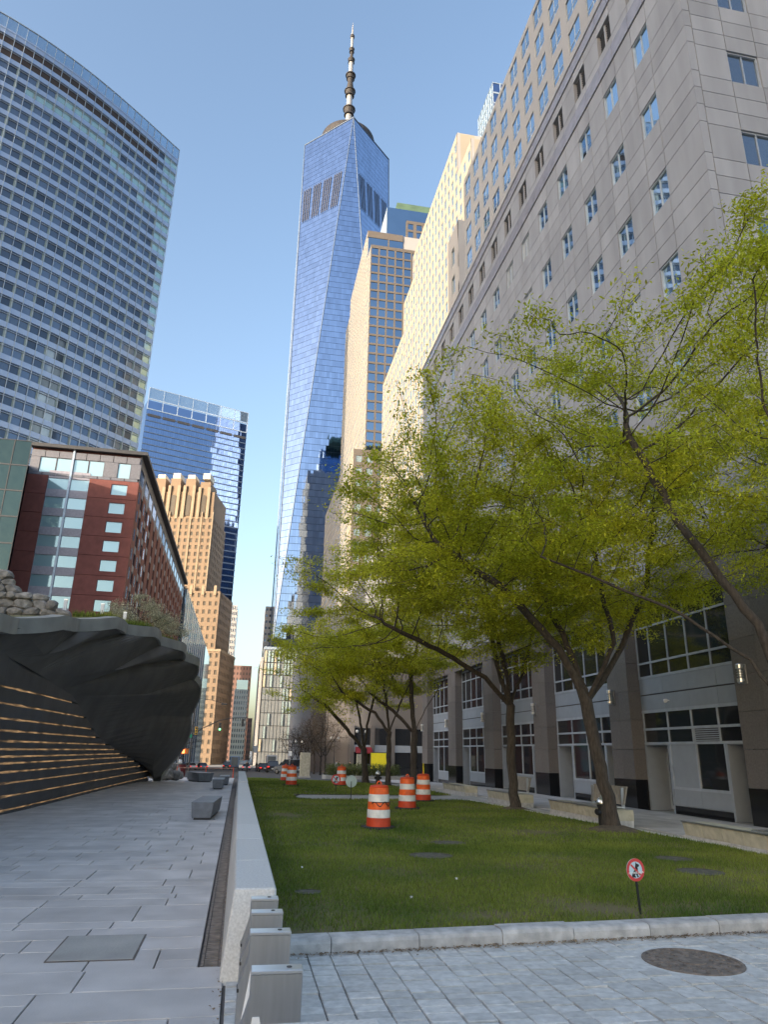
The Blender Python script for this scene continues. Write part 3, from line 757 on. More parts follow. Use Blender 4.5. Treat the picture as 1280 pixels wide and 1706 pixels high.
make_tree((7.75, 38.6, G(38)), 'further slim tree between two others, in front of the yellow banner', [(0, 0, -.1), (-.02, 0, 1.5), (0, 0, 2.7)],
    [[(-.8, 0, 3.7), (-2.6, .1, 4.7)], [(.6, .2, 4.2), (1.4, .4, 5.8)], [(-.1, .6, 4.4), (-.3, .9, 6.2)]],
    (-1.2, .3, 6.1), (4.7, 4.4, 3.3), 2100, 60, .14, 15, base_r=.13, sprays=56, group=TG, step=.30, spread=.22, thr=.0125)
make_tree((7.35, 43.2, G(43)), 'furthest green tree with a V-shaped fork at the far corner of the lawn', [(0, 0, -.1), (-.1, 0, 1.0), (-.15, 0, 1.9)],
    [[(-1.2, 0, 3.0), (-2.6, .1, 4.4), (-4.0, .1, 5.2)], [(.1, .3, 3.6), (.6, .5, 5.6)], [(-.4, .8, 4), (-.8, 1.2, 5.6)]],
    (-1.4, .3, 5.8), (4.6, 4.4, 3.1), 2100, 60, .14, 16, base_r=.17, sprays=56, group=TG, step=.30, spread=.22, thr=.0125)
BG = 'bare dark trees along the far sidewalk'
bt = make_tree((9.6, 84, G(84)), 'dark bare-twigged tree, nearest of the far row', [(0, 0, -.1), (0, 0, 2)], [[(-1, 0, 3.4), (-1.8, .3, 4.8)], [(.8, .3, 3.6), (1.7, .5, 5)], [(0, .7, 4.2), (.1, -.6, 5.4)]],
    (0, 0, 5.0), (3.3, 3.3, 3.2), 900, 12, .12, 21, kind='leaf_brown', group=BG, bark='bark_dark', low=-.75, step=.32, tip=.011, thr=.017, spread=.3, name='bare_tree')
for i, (x, y, lb) in enumerate([(10.4, 96, 'second tree from the near end of the far bare row'), (10.8, 108, 'third tree from the near end of the far bare row'), (11.2, 121, 'fourth tree from the near end of the far bare row'), (11.3, 134, 'fifth tree from the near end of the far bare row'), (11.5, 149, 'sixth tree from the near end of the far bare row'), (11.6, 166, 'last bare tree at the far end of the right-hand row'),
                                (-10.5, 150, 'bare brownish tree below the tan art deco tower'), (-12.5, 128, 'bare tree behind the green street name sign'), (4.5, 330, 'hazy olive tree at the end of the street')]):
    dup(bt, (x, y, G(y)), i*1.3, lb, BG, scale=[1, 1.05, 1.1, 1.05, 1.15, 1.2, 1.25, 1.2, 1.15, 3][i])

# ================================================================ block on the right with shopfronts
XB = 14.0
nb = thing('office_block', 'grey stone office block with punched windows along the right-hand side', 'building', (XB, 16.6, 0))
YN, YF, ZT = 16.6, 56.5, 35.4
PITCH = 2.52; Y0 = 18.72; WW = 1.15
# backing: solid behind recessed joints (lower part open for the shops)
box('core', 'cladding_joint', nb, XB+.3, 45, YN+.3, YF, 7.0, ZT-.3)
box('shop_core', 'dark_frame', nb, XB+1.6, 45, YN+1.0, YF, -1.2, 7.0)
pan = []; wins = []; lou = []
zrows = []                                         # (z0, z1, kind)
z = 8.0
for k in range(6):
    s0 = 10.05+3.75*k
    hgt = (s0-z)/3
    for q in range(3): zrows.append((z+q*hgt, z+(q+1)*hgt, 'c'))
    zrows.append((s0, s0+1.38, 'w')); z = s0+1.38
zrows += [(30.18, 31.2, 'c'), (31.2, 32.05, 'b'), (32.05, 32.6, 'c'), (32.6, 33.98, 'l'), (33.98, 34.55, 'c'), (34.55, 35.25, 'b')]
zrows[-6] = (z, 31.2, 'c')
ycell = [(YN, Y0, 0)]
n = 0
while Y0+n*PITCH < YF-1.3:
    a = Y0+n*PITCH; ycell.append((a, a+WW, 1)); b = min(a+PITCH, YF); ycell.append((a+WW, b, 0)); n += 1
bands = []
for z0, z1, k in zrows:
    for a, b, isw in ycell:
        if k == 'w' and isw: wins.append((a, b, z0, z1)); continue
        if k == 'l' and isw: lou.append((a+.05, b-.05, z0, z1)); continue
        (bands if k == 'b' else pan).append((XB if k != 'b' else XB-.06, XB+.28, a+.014, b-.014, z0+.014, z1-.014))
pieces('stone_panel', 'cladding', nb, pan, 300, 0, 'stone_panel_field')
pieces('polished_band', 'polished_band', nb, bands, 60)
box('parapet', 'cladding', nb, XB-.10, XB+7, YN-.1, YF, ZT-.15, ZT)
def window_unit(a, b, z0, z1, gm, inset=.14, mull=True, axis='y', fm='window_frame', pl=XB, root=nb):
    def B(n_, m_, p_, u0, u1, h0, h1, d0, d1):
        return box(n_, m_, p_, pl+d0, pl+d1, u0, u1, h0, h1) if axis == 'y' else box(n_, m_, p_, u0, u1, pl+d0, pl+d1, h0, h1)
    gm = 'blind_glass' if (gm == 'block_glass' and random.random() < .12) else gm
    t = .05; f = MB()
    def S(u0, u1, h0, h1, d0=inset-.06, d1=inset+.04):
        f.box(pl+d0, pl+d1, u0, u1, h0, h1) if axis == 'y' else f.box(u0, u1, pl+d0, pl+d1, h0, h1)
    S(a, a+t, z0, z1); S(b-t, b, z0, z1); S(a+t, b-t, z0, z0+t); S(a+t, b-t, z1-t, z1)
    if mull: S((a+b)/2-.02, (a+b)/2+.02, z0+t, z1-t, inset-.04, inset+.04)
    w_ = f.build('window', fm, root)
    ps = [(a+t, (a+b)/2-.02), ((a+b)/2+.02, b-t)] if mull else [(a+t, b-t)]
    for u0, u1 in ps:
        p = B('pane', gm, w_, u0, u1, z0+t, z1-t, inset, inset+.02)
        j = random.gauss(0, .003)
    return w_
for a, b, z0, z1 in wins:
    if z0 > 16 or a < 40: window_unit(a, b, z0, z1, 'block_glass', .10, True)
    else: box('window', 'block_glass', nb, XB+.1, XB+.12, a, b, z0, z1)
for a, b, z0, z1 in lou:
    l_ = box('louvre', 'louvre', nb, XB+.2, XB+.24, a, b, z0, z1); m_ = (a+b)/2
    box('louvre_bar', 'cladding', l_, XB+.08, XB+.2, m_-.05, m_+.05, z0, z1)
    mb = MB()
    for k in range(9): mb.box(XB+.14, XB+.2, a, m_-.05, z0+.05+k*.148, z0+.1+k*.148).box(XB+.14, XB+.2, m_+.05, b, z0+.05+k*.148, z0+.1+k*.148)
    mb.build('louvre_blades', 'louvre', l_)
# end wall facing the camera
pan = []; cw = []
xc = [(XB+.285, 15.58, 0)]; k = 0
while 15.58+k*2.52 < 34: xc.append((15.58+k*2.52, 15.58+k*2.52+1.27, 1)); xc.append((15.58+k*2.52+1.27, 15.58+(k+1)*2.52, 0)); k += 1
z = 8.0; zr = []
for k in range(7):
    s0 = 10.0+3.75*k-.15; h_ = (s0-z)/3
    zr += [(z+q*h_, z+(q+1)*h_, 'c') for q in range(3)]+[(s0, s0+1.5, 'w')]; z = s0+1.5
for z0, z1, k in zr:
    for a, b, isw in xc:
        if z1 > ZT-.2: continue
        if k == 'w' and isw: cw.append((a, b, z0, z1))
        else: pan.append((a+.014, b-.014, YN, YN+.28, z0+.014, z1-.014))
pan += [(XB+.0, XB+.275, YN, YN+.0, 8, 8)][:0]
pieces('stone_panel', 'cladding', nb, [p for p in pan if p[0] < 24], 150, 0, 'end_panel_field')
for a, b, z0, z1 in cw:
    if a < 22 and z0 > 12: window_unit(a, b, z0, z1, 'corner_glass', .12, True, 'x', 'window_frame', YN)
    else: box('window', 'corner_glass', nb, a, b, YN+.1, YN+.12, z0, z1)
# shopfront piers, bays
pier_boxes = []; bays = []
yb = 18.79
bays = [(18.79, 24.80), (26.35, 32.36), (33.95, 39.80), (41.45, 47.30), (49.1, 54.9)]
piers = [(YN, 18.79), (24.80, 26.35), (32.36, 33.95), (39.80, 41.45), (47.30, 49.1), (54.9, 56.5)]
for a, b in piers:
    z0 = .95
    for k in range(6):
        z1 = z0+[1.02, 1.02, 1.02, 1.02, 1.02, .9][k]; m_ = (a+b)/2 if b-a < 1.9 else a+(b-a)*.5
        for u0, u1 in ((a, m_), (m_, b)): pier_boxes.append((XB-.02, XB+1.6, u0+.006, u1-.006, z0+.005, z1-.005))
        z0 = z1
    box('plinth', 'black_granite', nb, XB-.03, XB+1.6, a+.004, b-.004, -1.2, .945)
lint = [(XB-.02, XB+1.6, a+.006, min(a+1.5, YF)-.006, 6.96+q*.52, 7.47+q*.52) for q in range(2) for a in np.arange(YN, YF-.2, 1.5)]
pieces('granite_cladding', 'brown_granite', nb, pier_boxes+lint, 200)
box('pier_core', 'cladding_joint', nb, XB+.05, XB+1.5, YN+.05, YF, 6.95, 8.0)
# granite round the corner
eg = [(x, min(x+1.5, 30)-.01, YN-.0, YN+.9, .95+q*1.02, .95+(q+1)*1.02-.01) for x in np.arange(XB+1.62, 30, 1.5) for q in range(7)]
pieces('granite_cladding', 'brown_granite', nb, eg, 40, rest='end_granite_field')
box('plinth', 'black_granite', nb, XB+1.61, 30, YN-.01, YN+.9, -.1, .945)
def bay(a, b, i):
    g0 = G((a+b)/2)-.0; W = b-a; f = MB(); xf = XB+.45
    root = nb
    def S(u0, u1, h0, h1, d0=0, d1=.1): f.box(xf+d0, xf+d1, u0, u1, h0, h1)
    # horizontal rails
    for h0, h1 in ((2.14, 2.22), (2.62, 2.70), (3.22, 3.32), (4.44, 4.52), (4.95, 5.02), (6.25, 6.32), (6.86, 6.96)): S(a, b, h0, h1)
    us = [a+.02, a+W*.27, a+W*.50, a+W*.73, b-.08]
    for u in us:
        S(u, u+.06, 2.22, 2.62, .005, .095); S(u, u+.06, 2.70, 3.22, .005, .095)
    ut = [a+W*q for q in (0, .08, .27, .47, .66, .85)]
    for u in ut:
        for h0, h1 in ((4.52, 4.95), (5.02, 6.25), (6.32, 6.86)): S(u, u+.06, h0, h1, .005, .095)
    S(b-.06, b, 4.52, 6.86, .005, .095)
    fr = f.build('shop_window', 'window_frame', root)
    # panes
    for u0, u1 in zip(us[:-1], us[1:]):
        for h0, h1 in ((2.22, 2.62), (2.70, 3.22)):
            if i == 0 and abs(u0-us[1]) < .01 and h0 < 2.5:
                for q in range(6): box('vent_slat', 'window_frame', fr, xf+.02, xf+.07, u0+.06, u1, 2.24+q*.064, 2.27+q*.064)
                box('vent_back', 'black_paint', fr, xf+.085, xf+.095, u0+.06, u1, 2.22, 2.62)
            else: box('pane', 'shop_glass', fr, xf+.04, xf+.06, u0+.06, u1, h0, h1)
    for u0, u1 in zip(ut, ut[1:]+[b-.06]):
        for h0, h1 in ((4.52, 4.95), (5.02, 6.25), (6.32, 6.86)): box('pane', 'shop_glass', fr, xf+.04, xf+.06, u0+.06, u1, h0, h1)
    # spandrel panels
    for h0, h1 in ((3.32, 3.84), (3.87, 4.44)):
        for q in range(4): box('spandrel_panel', 'blue_grey_panel', root, xf+.01, xf+.06, a+W*q/4+.006, a+W*(q+1)/4-.006, h0+.006, h1-.006)
    box('spandrel_back', 'cladding_joint', root, xf+.055, xf+.3, a, b, 3.3, 4.46)
    # street level: two recessed doors at the bay ends, display window between
    d1, d2 = a+W*.24, b-W*.26
    sw_ = MB()
    def T(u0, u1, h0, h1, e0=0, e1=.1): sw_.box(xf+e0, xf+e1, u0, u1, h0, h1)
    T(d1, d2, g0, g0+.22, .06, .12); T(d1, d2, g0+.72, g0+.80); T(d1, d1+.07, g0+.8, 2.14); T(d2-.07, d2, g0+.8, 2.14); um = (d1+d2)/2
    T(um-.03, um+.03, g0+.8, 2.14)
    dw = sw_.build('display_window', 'window_frame', root)
    for q in range(2):
        u0 = d1+(d2-d1)*q/2; u1 = d1+(d2-d1)*(q+1)/2
        box('apron_panel', 'blue_grey_panel', dw, xf+.02, xf+.07, u0+.006, u1-.006, g0+.22, g0+.72)
        if i == 0 and q == 1: box('solid_panel', 'blue_grey_panel', dw, xf+.03, xf+.08, u0+.03, u1-.07, g0+.8, 2.14); continue
        box('pane', 'shop_glass', dw, xf+.04, xf+.06, u0+.05, u1-.05, g0+.8, 2.14)
    box('kick_plate', 'black_granite', dw, xf+.0, xf+.058, d1, d2, g0-.05, g0+.2)
    for u0, u1 in ((a, d1), (d2, b)):
        r0 = xf+.75
        box('door_jamb', 'blue_grey_panel', root, xf, r0+.1, u0, u0+.10, g0-.05, 2.139); box('door_jamb', 'blue_grey_panel', root, xf, r0+.1, u1-.10, u1, g0-.05, 2.139)
        f2 = MB()
        for v0, v1, h0, h1 in ((u0+.1, u0+.2, g0, 2.1), (u1-.2, u1-.1, g0, 2.1), ((u0+u1)/2-.04, (u0+u1)/2+.04, g0+.12, 2.0), (u0+.2, u1-.2, g0, g0+.12), (u0+.2, u1-.2, 2.0, 2.1)): f2.box(r0, r0+.06, v0, v1, h0, h1)
        dd = f2.build('door', 'window_frame', root)
        box('pane', 'shop_glass', dd, r0+.02, r0+.04, u0+.2, u1-.2, g0+.12, 2.0)
        box('handle', 'steel_bright', dd, r0-.06, r0-.03, (u0+u1)/2+.06, (u0+u1)/2+.09, g0+.8, g0+1.3)
        box('door_head', 'blue_grey_panel', root, xf+.02, r0+.1, u0, u1, 2.12, 2.2)
for i, (a, b) in enumerate(bays): bay(a, b, i)
# wall lamps
def wall_lamp(y, z, label):
    t = thing('wall_lamp', label, 'wall lamp', (XB-.02, y, z), 0, 'steel wall lamps on the granite piers')
    local(MB().box(-.04, 0, -.11, .11, -.27, .27), 'back_plate', 'steel', t, bevel=.008)
    mb = MB()
    mb.lathe([(.0, .14), (.085, .14), (.10, .16), (.10, .26), (.085, .28), (0, .28)], 16, (-.15, 0, 0)); local(mb, 'top_cap', 'steel_bright', t)
    local(MB().lathe([(0, -.26), (.07, -.26), (.10, -.22), (.10, -.13), (0, -.13)], 16, (-.15, 0, 0)), 'bottom_cap', 'steel_bright', t)
    local(MB().lathe([(0, -.13), (.062, -.13), (.062, .14), (0, .14)], 14, (-.15, 0, 0)), 'lens', 'steel', t)
    for k in (-.06, .01, .08): local(MB().lathe([(.06, k-.008), (.088, k-.008), (.088, k+.008), (.06, k+.008)], 16, (-.15, 0, 0)), 'guard_ring', 'steel_bright', t)
    return t
for y, z, lb in [(18.3, 4.0, 'nearest steel wall lamp, on the pier at the right edge'), (25.95, 3.86, 'steel wall lamp on the pier behind the leaning tree trunk'), (33.6, 3.82, 'steel wall lamp, third from the near end of the shopfront'), (41.3, 3.74, 'steel wall lamp, fourth from the near end of the shopfront'), (49.1, 3.65, 'steel wall lamp, fifth from the near end of the shopfront'), (55.9, 3.55, 'furthest steel wall lamp, at the far end of the shopfront')]:
    wall_lamp(y, z, lb)
cm = thing('security_camera', 'small white dome camera on the blue-grey panel above the nearest shopfront', 'camera', (XB+.45, 22.95, 3.58))
local(MB().tube([(0, 0, 0), (-.10, 0, 0), (-.12, 0, -.02)], [.02, .02, .02], 8), 'arm', 'white_paint', cm); local(MB().lathe([(0, -.09), (.05, -.07), (.07, -.02), (.07, .04), (0, .05)], 12, (-.14, 0, 0)), 'dome', 'white_paint', cm, smooth=True)
# set-back upper storeys
ub = thing('setback_storeys', 'set-back upper storeys of the grey stone block, with paned windows', 'building', (20.5, 18, 35.2))
XU = 20.5; K = 1.464
grid_wall(ub, (0, -4, 0), UY, NX, 63.2-14, 16.2, 29.4, int((63.2-14)/2.78), 4, 1.85, 2.1, 'grey_shade_stone', 'block_glass', .13, cap=120, sill=.45)
core(ub, 'grey_shade_stone', .32, 22, -4, 45.1, 0, 29.3); core(ub, 'grey_shade_stone', 0, .3, -4, 45.2, 0, 16.18, 'base_wall')
mb = MB(); cw_ = (63.2-14)/int((63.2-14)/2.78)
for i in range(int((63.2-14)/2.78)):
    for j in range(4):
        a = -4+i*cw_+cw_/2; h = 16.2+j*3.3+.45*(3.3-1.98); mb.box(.05, .085, a-.04, a+.04, h, h+1.98).box(.05, .085, a-.9, a+.9, h+.5, h+.57)
local(mb, 'window_bars', 'window_frame', ub)
sb = thing('stair_tower', 'plain grey stone shoulder with blue windows in front of the sunlit cream tower', 'building', (25, 80, 0))
grid_wall(sb, (0, 0, 0), UX, NY, 9, 34, 74.5, 2, 8, 2.4, 2.6, 'grey_shade_stone', 'blue_glass', .3, top=2); grid_wall(sb, (0, .31, 0), UY, NX, 5, 34, 74.5, 1, 8, 1.6, 3.0, 'grey_shade_stone', 'pale_glass', .3, top=2)
core(sb, 'grey_shade_stone', .32, 9, .32, 5, -2, 74.4)

# ================================================================ cream sunlit tower
k = 2.5
ct = thing('cream_tower', 'sunlit cream stone tower with a grid of pale windows', 'building', (35, 103, 0))
def zz(z14): return 1.7+(z14-1.7)*k
segs = [(102.5, 111.5, zz(47)), (111.5, 152.3, zz(51.3)), (152.3, 163.4, zz(48.5)), (163.4, 193, zz(44.8))]
for (a, b, zt) in segs:
    W = b-a; nc = max(2, round(W/2.75)); nr = int((zt-16)/3.75)
    zb = zt-1.2-nr*3.75
    grid_wall(ct, (0, a-103, 0), UY, NX, W-.02, zb, zt, nc, nr, 1.55, 2.45, 'cream_stone', 'pale_glass', .1, cap=75, top=1.2)
    core(ct, 'cream_stone', .11, 40, a-103, b-103-.01, -3, zt-.02); core(ct, 'cream_stone', 0, .1, a-103, b-103-.02, -3, zb, 'base_wall')
grid_wall(ct, (.0, 8.5-.01, 0), UX, NY, 9, zz(47)+.1, zz(51.3), 2, 2, 3.2, 3.6, 'grey_shade_stone', 'blue_glass', .25, cap=10)
grid_wall(ct, (.0, -.5-.01, 0), UX, NY, 12, zz(47)-36, zz(47), 3, 8, 2.8, 3, 'grey_shade_stone', 'blue_glass', .25, cap=30)
# glass tower peeking over
gt = thing('glass_tower', 'slim pale glass tower peeking above the right-hand roofline', 'building', (60, 154.5, 0))
core(gt, 'dark_frame', .3, 25, .3, 14, 90, 195); core(gt, 'dark_frame', 7, 20, 3, 10, 195.05, 206, 'roof_house')
grid_wall(gt, (0, 0, 0), UX, NY, 25, 90, 196, 10, 26, 2.2, 3.6, 'trim_steel', 'trade_glass', .2, cap=60); grid_wall(gt, (0, .21, 0), UY, NX, 14, 90, 196, 7, 26, 1.75, 3.7, 'trim_steel', 'pale_glass', .2, cap=60)

# ================================================================ stepped tower with copper roof (beyond)
k3 = 2.4; X3 = 33.6
st = thing('stepped_tower', 'tall stepped stone and blue glass tower with green copper roof', 'building', (X3, 215.7, 0))
def z3(z): return 1.7+(z-1.7)*k3
def y3(y): return y*k3-215.7
vol = [(y3(89.9), y3(93.9), z3(76.2)), (y3(93.9), y3(113), z3(82)), (y3(113), y3(118.6), z3(78.6)), (y3(118.6), y3(141.5), z3(48.5))]
for i, (a, b, zt) in enumerate(vol):
    nr = int((zt-22)/3.75); zb = zt-1-nr*3.75
    grid_wall(st, (0, a, 0), UY, NX, b-a-.02, zb, zt, max(2, round((b-a)/2.4)), nr, 1.45, 2.4, 'cream_stone', 'pale_glass', .09, cap=40, top=1)
    core(st, 'grey_shade_stone', .1, 60, a+(.3 if i == 0 else 0), b-.01, -4, zt-.03); core(st, 'cream_stone', 0, .09, a, b-.02, -4, zb, 'base_wall')
zt = vol[0][2]; nr = int((zt-20)/3.75)
grid_wall(st, (.0, 0, 0), UX, NY, 34, zt-1-nr*3.75, zt, 11, nr, 2.5, 3.0, 'brown_shade_stone', 'blue_glass', .3, cap=200, top=1)
core(st, 'blue_glass', .3, 14, vol[1][0]-.35, vol[1][0]-.05, zt+.1, vol[1][2]-3, 'terrace_glazing'); core(st, 'brown_shade_stone', .0, 14, vol[1][0]-.5, vol[1][0]-.04, vol[1][2]-3, vol[1][2], 'terrace_beam'); core(st, 'brown_shade_stone', 8, 8.6, vol[1][0]-.5, vol[1][0]-.36, zt+.1, vol[1][2]-3, 'terrace_post')
# glazed top with white flank and copper roof
core(st, 'blue_glass', 9.5, 40, 20, 45, 170, 217, 'glazed_attic')
local(MB().add([(9.4, 20, 196), (9.4, 45, 196), (9.4, 20, 217), (9.35, 45, 217)], [(0, 1, 3, 2)]), 'pale_flank', 'trim_steel', st)
grid_wall(st, (17.5, 19.2, 0), UX, NY, 22, zt-2, 211, 6, 8, 2.3, 2.9, 'brown_shade_stone', 'blue_glass', .3, cap=60, top=1)
core(st, 'brown_shade_stone', 17.5, 39.5, 19.55, 19.98, zt-2, 211, 'attic_wall')
local(MB().hexa([(13, 21, 217), (44, 21, 217), (44, 60, 217), (13, 60, 217), (14, 22, 222), (43, 22, 222), (43, 58, 222), (14, 58, 222)]), 'roof', 'copper_green', st)
# podium pieces in front
bp = thing('brown_annexe', 'stone annexe with a shade-brown front and square windows below the stepped tower', 'building', (27.5, 199, 0))
grid_wall(bp, (0, 0, 0), UX, NY, 20, 22, 90, 6, 17, 1.9, 2.1, 'brown_shade_stone', 'pale_glass', .3, cap=110, top=1.2); grid_wall(bp, (0, .31, 0), UY, NX, 9, 22, 90, 3, 17, 1.5, 2.2, 'cream_stone', 'pale_glass', .3, cap=50, top=1.2)
core(bp, 'brown_shade_stone', .32, 20, .32, 9.3, -4, 89.9)
lp = thing('low_podium', 'pale stone low wing with rows of narrow windows above the trees', 'building', (24, 112, 0))
grid_wall(lp, (0, 0, 0), UY, NX, 75, 10, 40.5, 27, 7, .95, 2.3, 'grey_shade_stone', 'slate_glass', .3, cap=190, top=1.6)
core(lp, 'grey_shade_stone', .31, 40, 0, 75, -4, 40.4); 
lp2 = thing('gabled_wing', 'grey stone wing with a sloping roof edge beside the glass podium', 'building', (19.2, 190, 0))
grid_wall(lp2, (0, 0, 0), UX, NY, 14, 4, 37, 4, 7, 1.6, 2.4, 'grey_shade_stone', 'slate_glass', .3, cap=30, top=4); core(lp2, 'grey_shade_stone', 0, 14, .31, 110, -5, 36.9)
dk = thing('dark_podium', 'dark low podium with a red awning behind the far trees', 'building', (16, 110, -1.5))
core(dk, 'brown_granite', 0, 30, .6, 60, -1, 17)
for i in range(5):
    a = .2+i*3.1; o = local(MB().box(a, a+.6, 0, .6, -.5, 7), 'pier', 'brown_granite', dk)
    o = local(MB().box(a+.7, a+3.0, .35, .45, 4.2, 6.6), 'window', 'shop_glass', dk); o = local(MB().box(a+.7, a+3.0, .35, .45, 0, 3.2), 'window', 'shop_glass', dk)
    local(MB().box(a+.6, a+3.1, .2, .5, 3.2, 4.2), 'spandrel_panel', 'blue_grey_panel', dk)
local(MB().hexa([(1.0, -1.6, 3.0), (3.4, -1.6, 3.0), (3.4, 0, 3.1), (1.0, 0, 3.1), (1.0, -1.6, 3.15), (3.4, -1.6, 3.15), (3.4, 0, 3.9), (1.0, 0, 3.9)]), 'awning', 'banner_red', dk)
yb_ = thing('yellow_banner', 'plain bright yellow banner hung on the dark wall behind the trees', 'banner', (20.0, 105.4, -1.0))
local(MB().box(-1.45, 1.45, 0, .06, .0, 2.6), 'sheet', 'yellow', yb_); local(MB().box(-1.5, -1.45, -.02, .1, -.5, 2.7).box(1.45, 1.5, -.02, .1, -.5, 2.7).box(-1.5, 1.5, -.02, .1, 2.6, 2.7), 'frame', 'dark_frame', yb_)

# ================================================================ spire tower
wt = thing('spire_tower', 'very tall tapering blue glass tower with a mast', 'skyscraper', (43.6, 407, 0))
Hs, Hb = 417., 57.; h = 30.5; rt = 31.0
base = [(-h, -h), (h, -h), (h, h), (-h, h)]; topc = [(0, -rt), (rt, 0), (0, rt), (-rt, 0)]
def face_panels(a, b, c, apex_up, rows, wid, name):
    """triangle a-b (edge) to c, cut in glass panels"""
    a, b, c = map(lambda p: np.array(p, float), (a, b, c)); V = []; 
    Nn = nrm(np.cross(b-a, c-a))
    for j in range(rows):
        t0, t1 = j/rows, (j+1)/rows
        l0, r0 = a+(c-a)*t0, b+(c-b)*t0; l1, r1 = a+(c-a)*t1, b+(c-b)*t1
        e = nrm(b-a) if np.linalg.norm(b-a) > .1 else e; o0 = (a+b)/2
        ca, cb, cc, cd_ = (l0-o0).dot(e), (r0-o0).dot(e), (r1-o0).dot(e), (l1-o0).dot(e)
        for k_ in range(int(math.floor(min(ca, cd_)/wid)), int(math.ceil(max(cb, cc)/wid))):
            x0, x1 = k_*wid+.02, (k_+1)*wid-.02
            b0, b1 = max(x0, min(ca, cb)), min(x1, max(ca, cb)); t0_, t1_ = max(x0, min(cc, cd_)), min(x1, max(cc, cd_))
            if b1 <= b0 and t1_ <= t0_: continue
            if b1 <= b0: b0 = b1 = min(max(b0, min(ca, cb)), max(ca, cb))
            if t1_ <= t0_: t0_ = t1_ = min(max(t0_, min(cc, cd_)), max(cc, cd_))
            h_ = (l1-l0); h_ = h_-e*h_.dot(e); B0 = l0-e*ca
            q = [B0+e*b0+h_*.02, B0+e*b1+h_*.02, B0+e*t1_+h_*.97, B0+e*t0_+h_*.97]
            g1, g2 = rng.normal(0, .0045, 2)
            V += [q[0], q[1]+Nn*(g1*wid), q[2]+Nn*(g1*wid+g2*3.6), q[3]+Nn*g2*3.6]
    return V
rng = np.random.default_rng(5)
rows = 90; VV = []
for i in (0, 3, 1):
    b0, b1 = base[i], base[(i+1) % 4]; ap = topc[i]
    VV.append(((b0[0], b0[1], Hb), (b1[0], b1[1], Hb), (ap[0], ap[1], Hs)))
for i in (0, 1):   # downward triangles at base corners 0 (front left) and 1 (front right)
    t0, t1 = topc[i-1], topc[i]; bc = base[i]
    VV.append(((t1[0], t1[1], Hs), (t0[0], t0[1], Hs), (bc[0], bc[1], Hb)))
mbk = MB(); P8 = [(x*.985, y*.985, Hb) for x, y in base]+[(x*.985, y*.985, Hs-1) for x, y in topc]
mbk.add(P8, [(0, 1, 4), (1, 2, 5), (2, 3, 6), (3, 0, 7), (1, 5, 4), (2, 6, 5), (3, 7, 6), (0, 4, 7), (4, 5, 6, 7), (3, 2, 1, 0)])
local(mbk, 'core', 'tower_rib', wt)
for tri in VV:
    V = face_panels(*tri, True, rows, 1.6, 'g')
    o = trimesh('glass_face', np.array(V), 'spire_tower_glass', wt, True); o['kind'] = 'stuff'
# edge trims
mb = MB()
def rib(p, q, r=.55): return MB().tube([p, q], [r, r], 6)
for i in range(4):
    for j in (i-1, i): local(rib((*base[i], Hb), (*topc[j], Hs), .38), 'edge_rib', 'tower_rib', wt)
for i in range(4): local(rib((*topc[i], Hs), (*topc[(i+1) % 4], Hs), .5), 'parapet', 'tower_rib', wt)
# louvred plant floors (dark slots) on the two broad faces
for i in (0, 1):
    t0, t1 = np.array(topc[i-1]), np.array(topc[i]); bc = np.array(base[i]); Nn = nrm([bc[0], bc[1], 0])
    for s in range(20):
        if s % 5 == 4: continue
        a = .06+s*.047
        def onf(u, zf):
            f = (zf-Hb)/(Hs-Hb); l = bc+(t0-bc)*f; r_ = bc+(t1-bc)*f; q = l+(r_-l)*u; return (q[0]+Nn[0]*.35, q[1]+Nn[1]*.35, zf)
        p0, p1, p2, p3 = onf(a, 342), onf(a+.016, 342), onf(a+.016, 371), onf(a, 371)
        local(MB().quad(p0, p1, p2, p3), 'plant_louvre', 'spire_dark', wt)
local(MB().lathe([(19, 419), (20.2, 421), (20.2, 424), (19.5, 427), (18.6, 427), (18.6, 419)], 40), 'antenna_ring', 'spire_dark', wt)
local(MB().lathe([(17.5, 417), (17.5, 424.5), (0, 424.5)], 32), 'ring_deck', 'spire_dark', wt)
prof = [(424, 433, 3.4, 3.4, 1), (433, 440, 6.0, 4.5, 0), (440, 452, 2.6, 2.4, 1), (452, 459, 4.2, 3.2, 0), (459, 471, 2.3, 2.1, 1), (471, 477, 3.8, 2.8, 0), (477, 488, 1.9, 2.5, 0), (488, 493, 3.5, 2.4, 0), (493, 505, 1.75, 1.75, 1), (505, 509, 2.8, 1.8, 0), (509, 516, 1.2, 1.2, 0), (516, 520, 2.2, 1.3, 0), (520, 531, 1.1, 1.1, 1), (531, 533.5, 1.7, 1.7, 0), (533.5, 548, 1.0, .06, 1)]
for a, b, r0, r1, lt in prof:
    local(MB().lathe([(r0*.9, a), (r1, a+(b-a)*.3), (r0, b-(b-a)*.18), (r1, b)] if not lt else [(r0, a), (r1, b)], 14), 'mast_section', 'spire_light' if lt else 'spire_dark', wt)
    if not lt and r0 > 3: local(MB().lathe([(r0*1.12, b-1.6), (r0*1.12, b-.8), (r0, b-.6)], 14), 'mast_collar', 'spire_dark', wt)
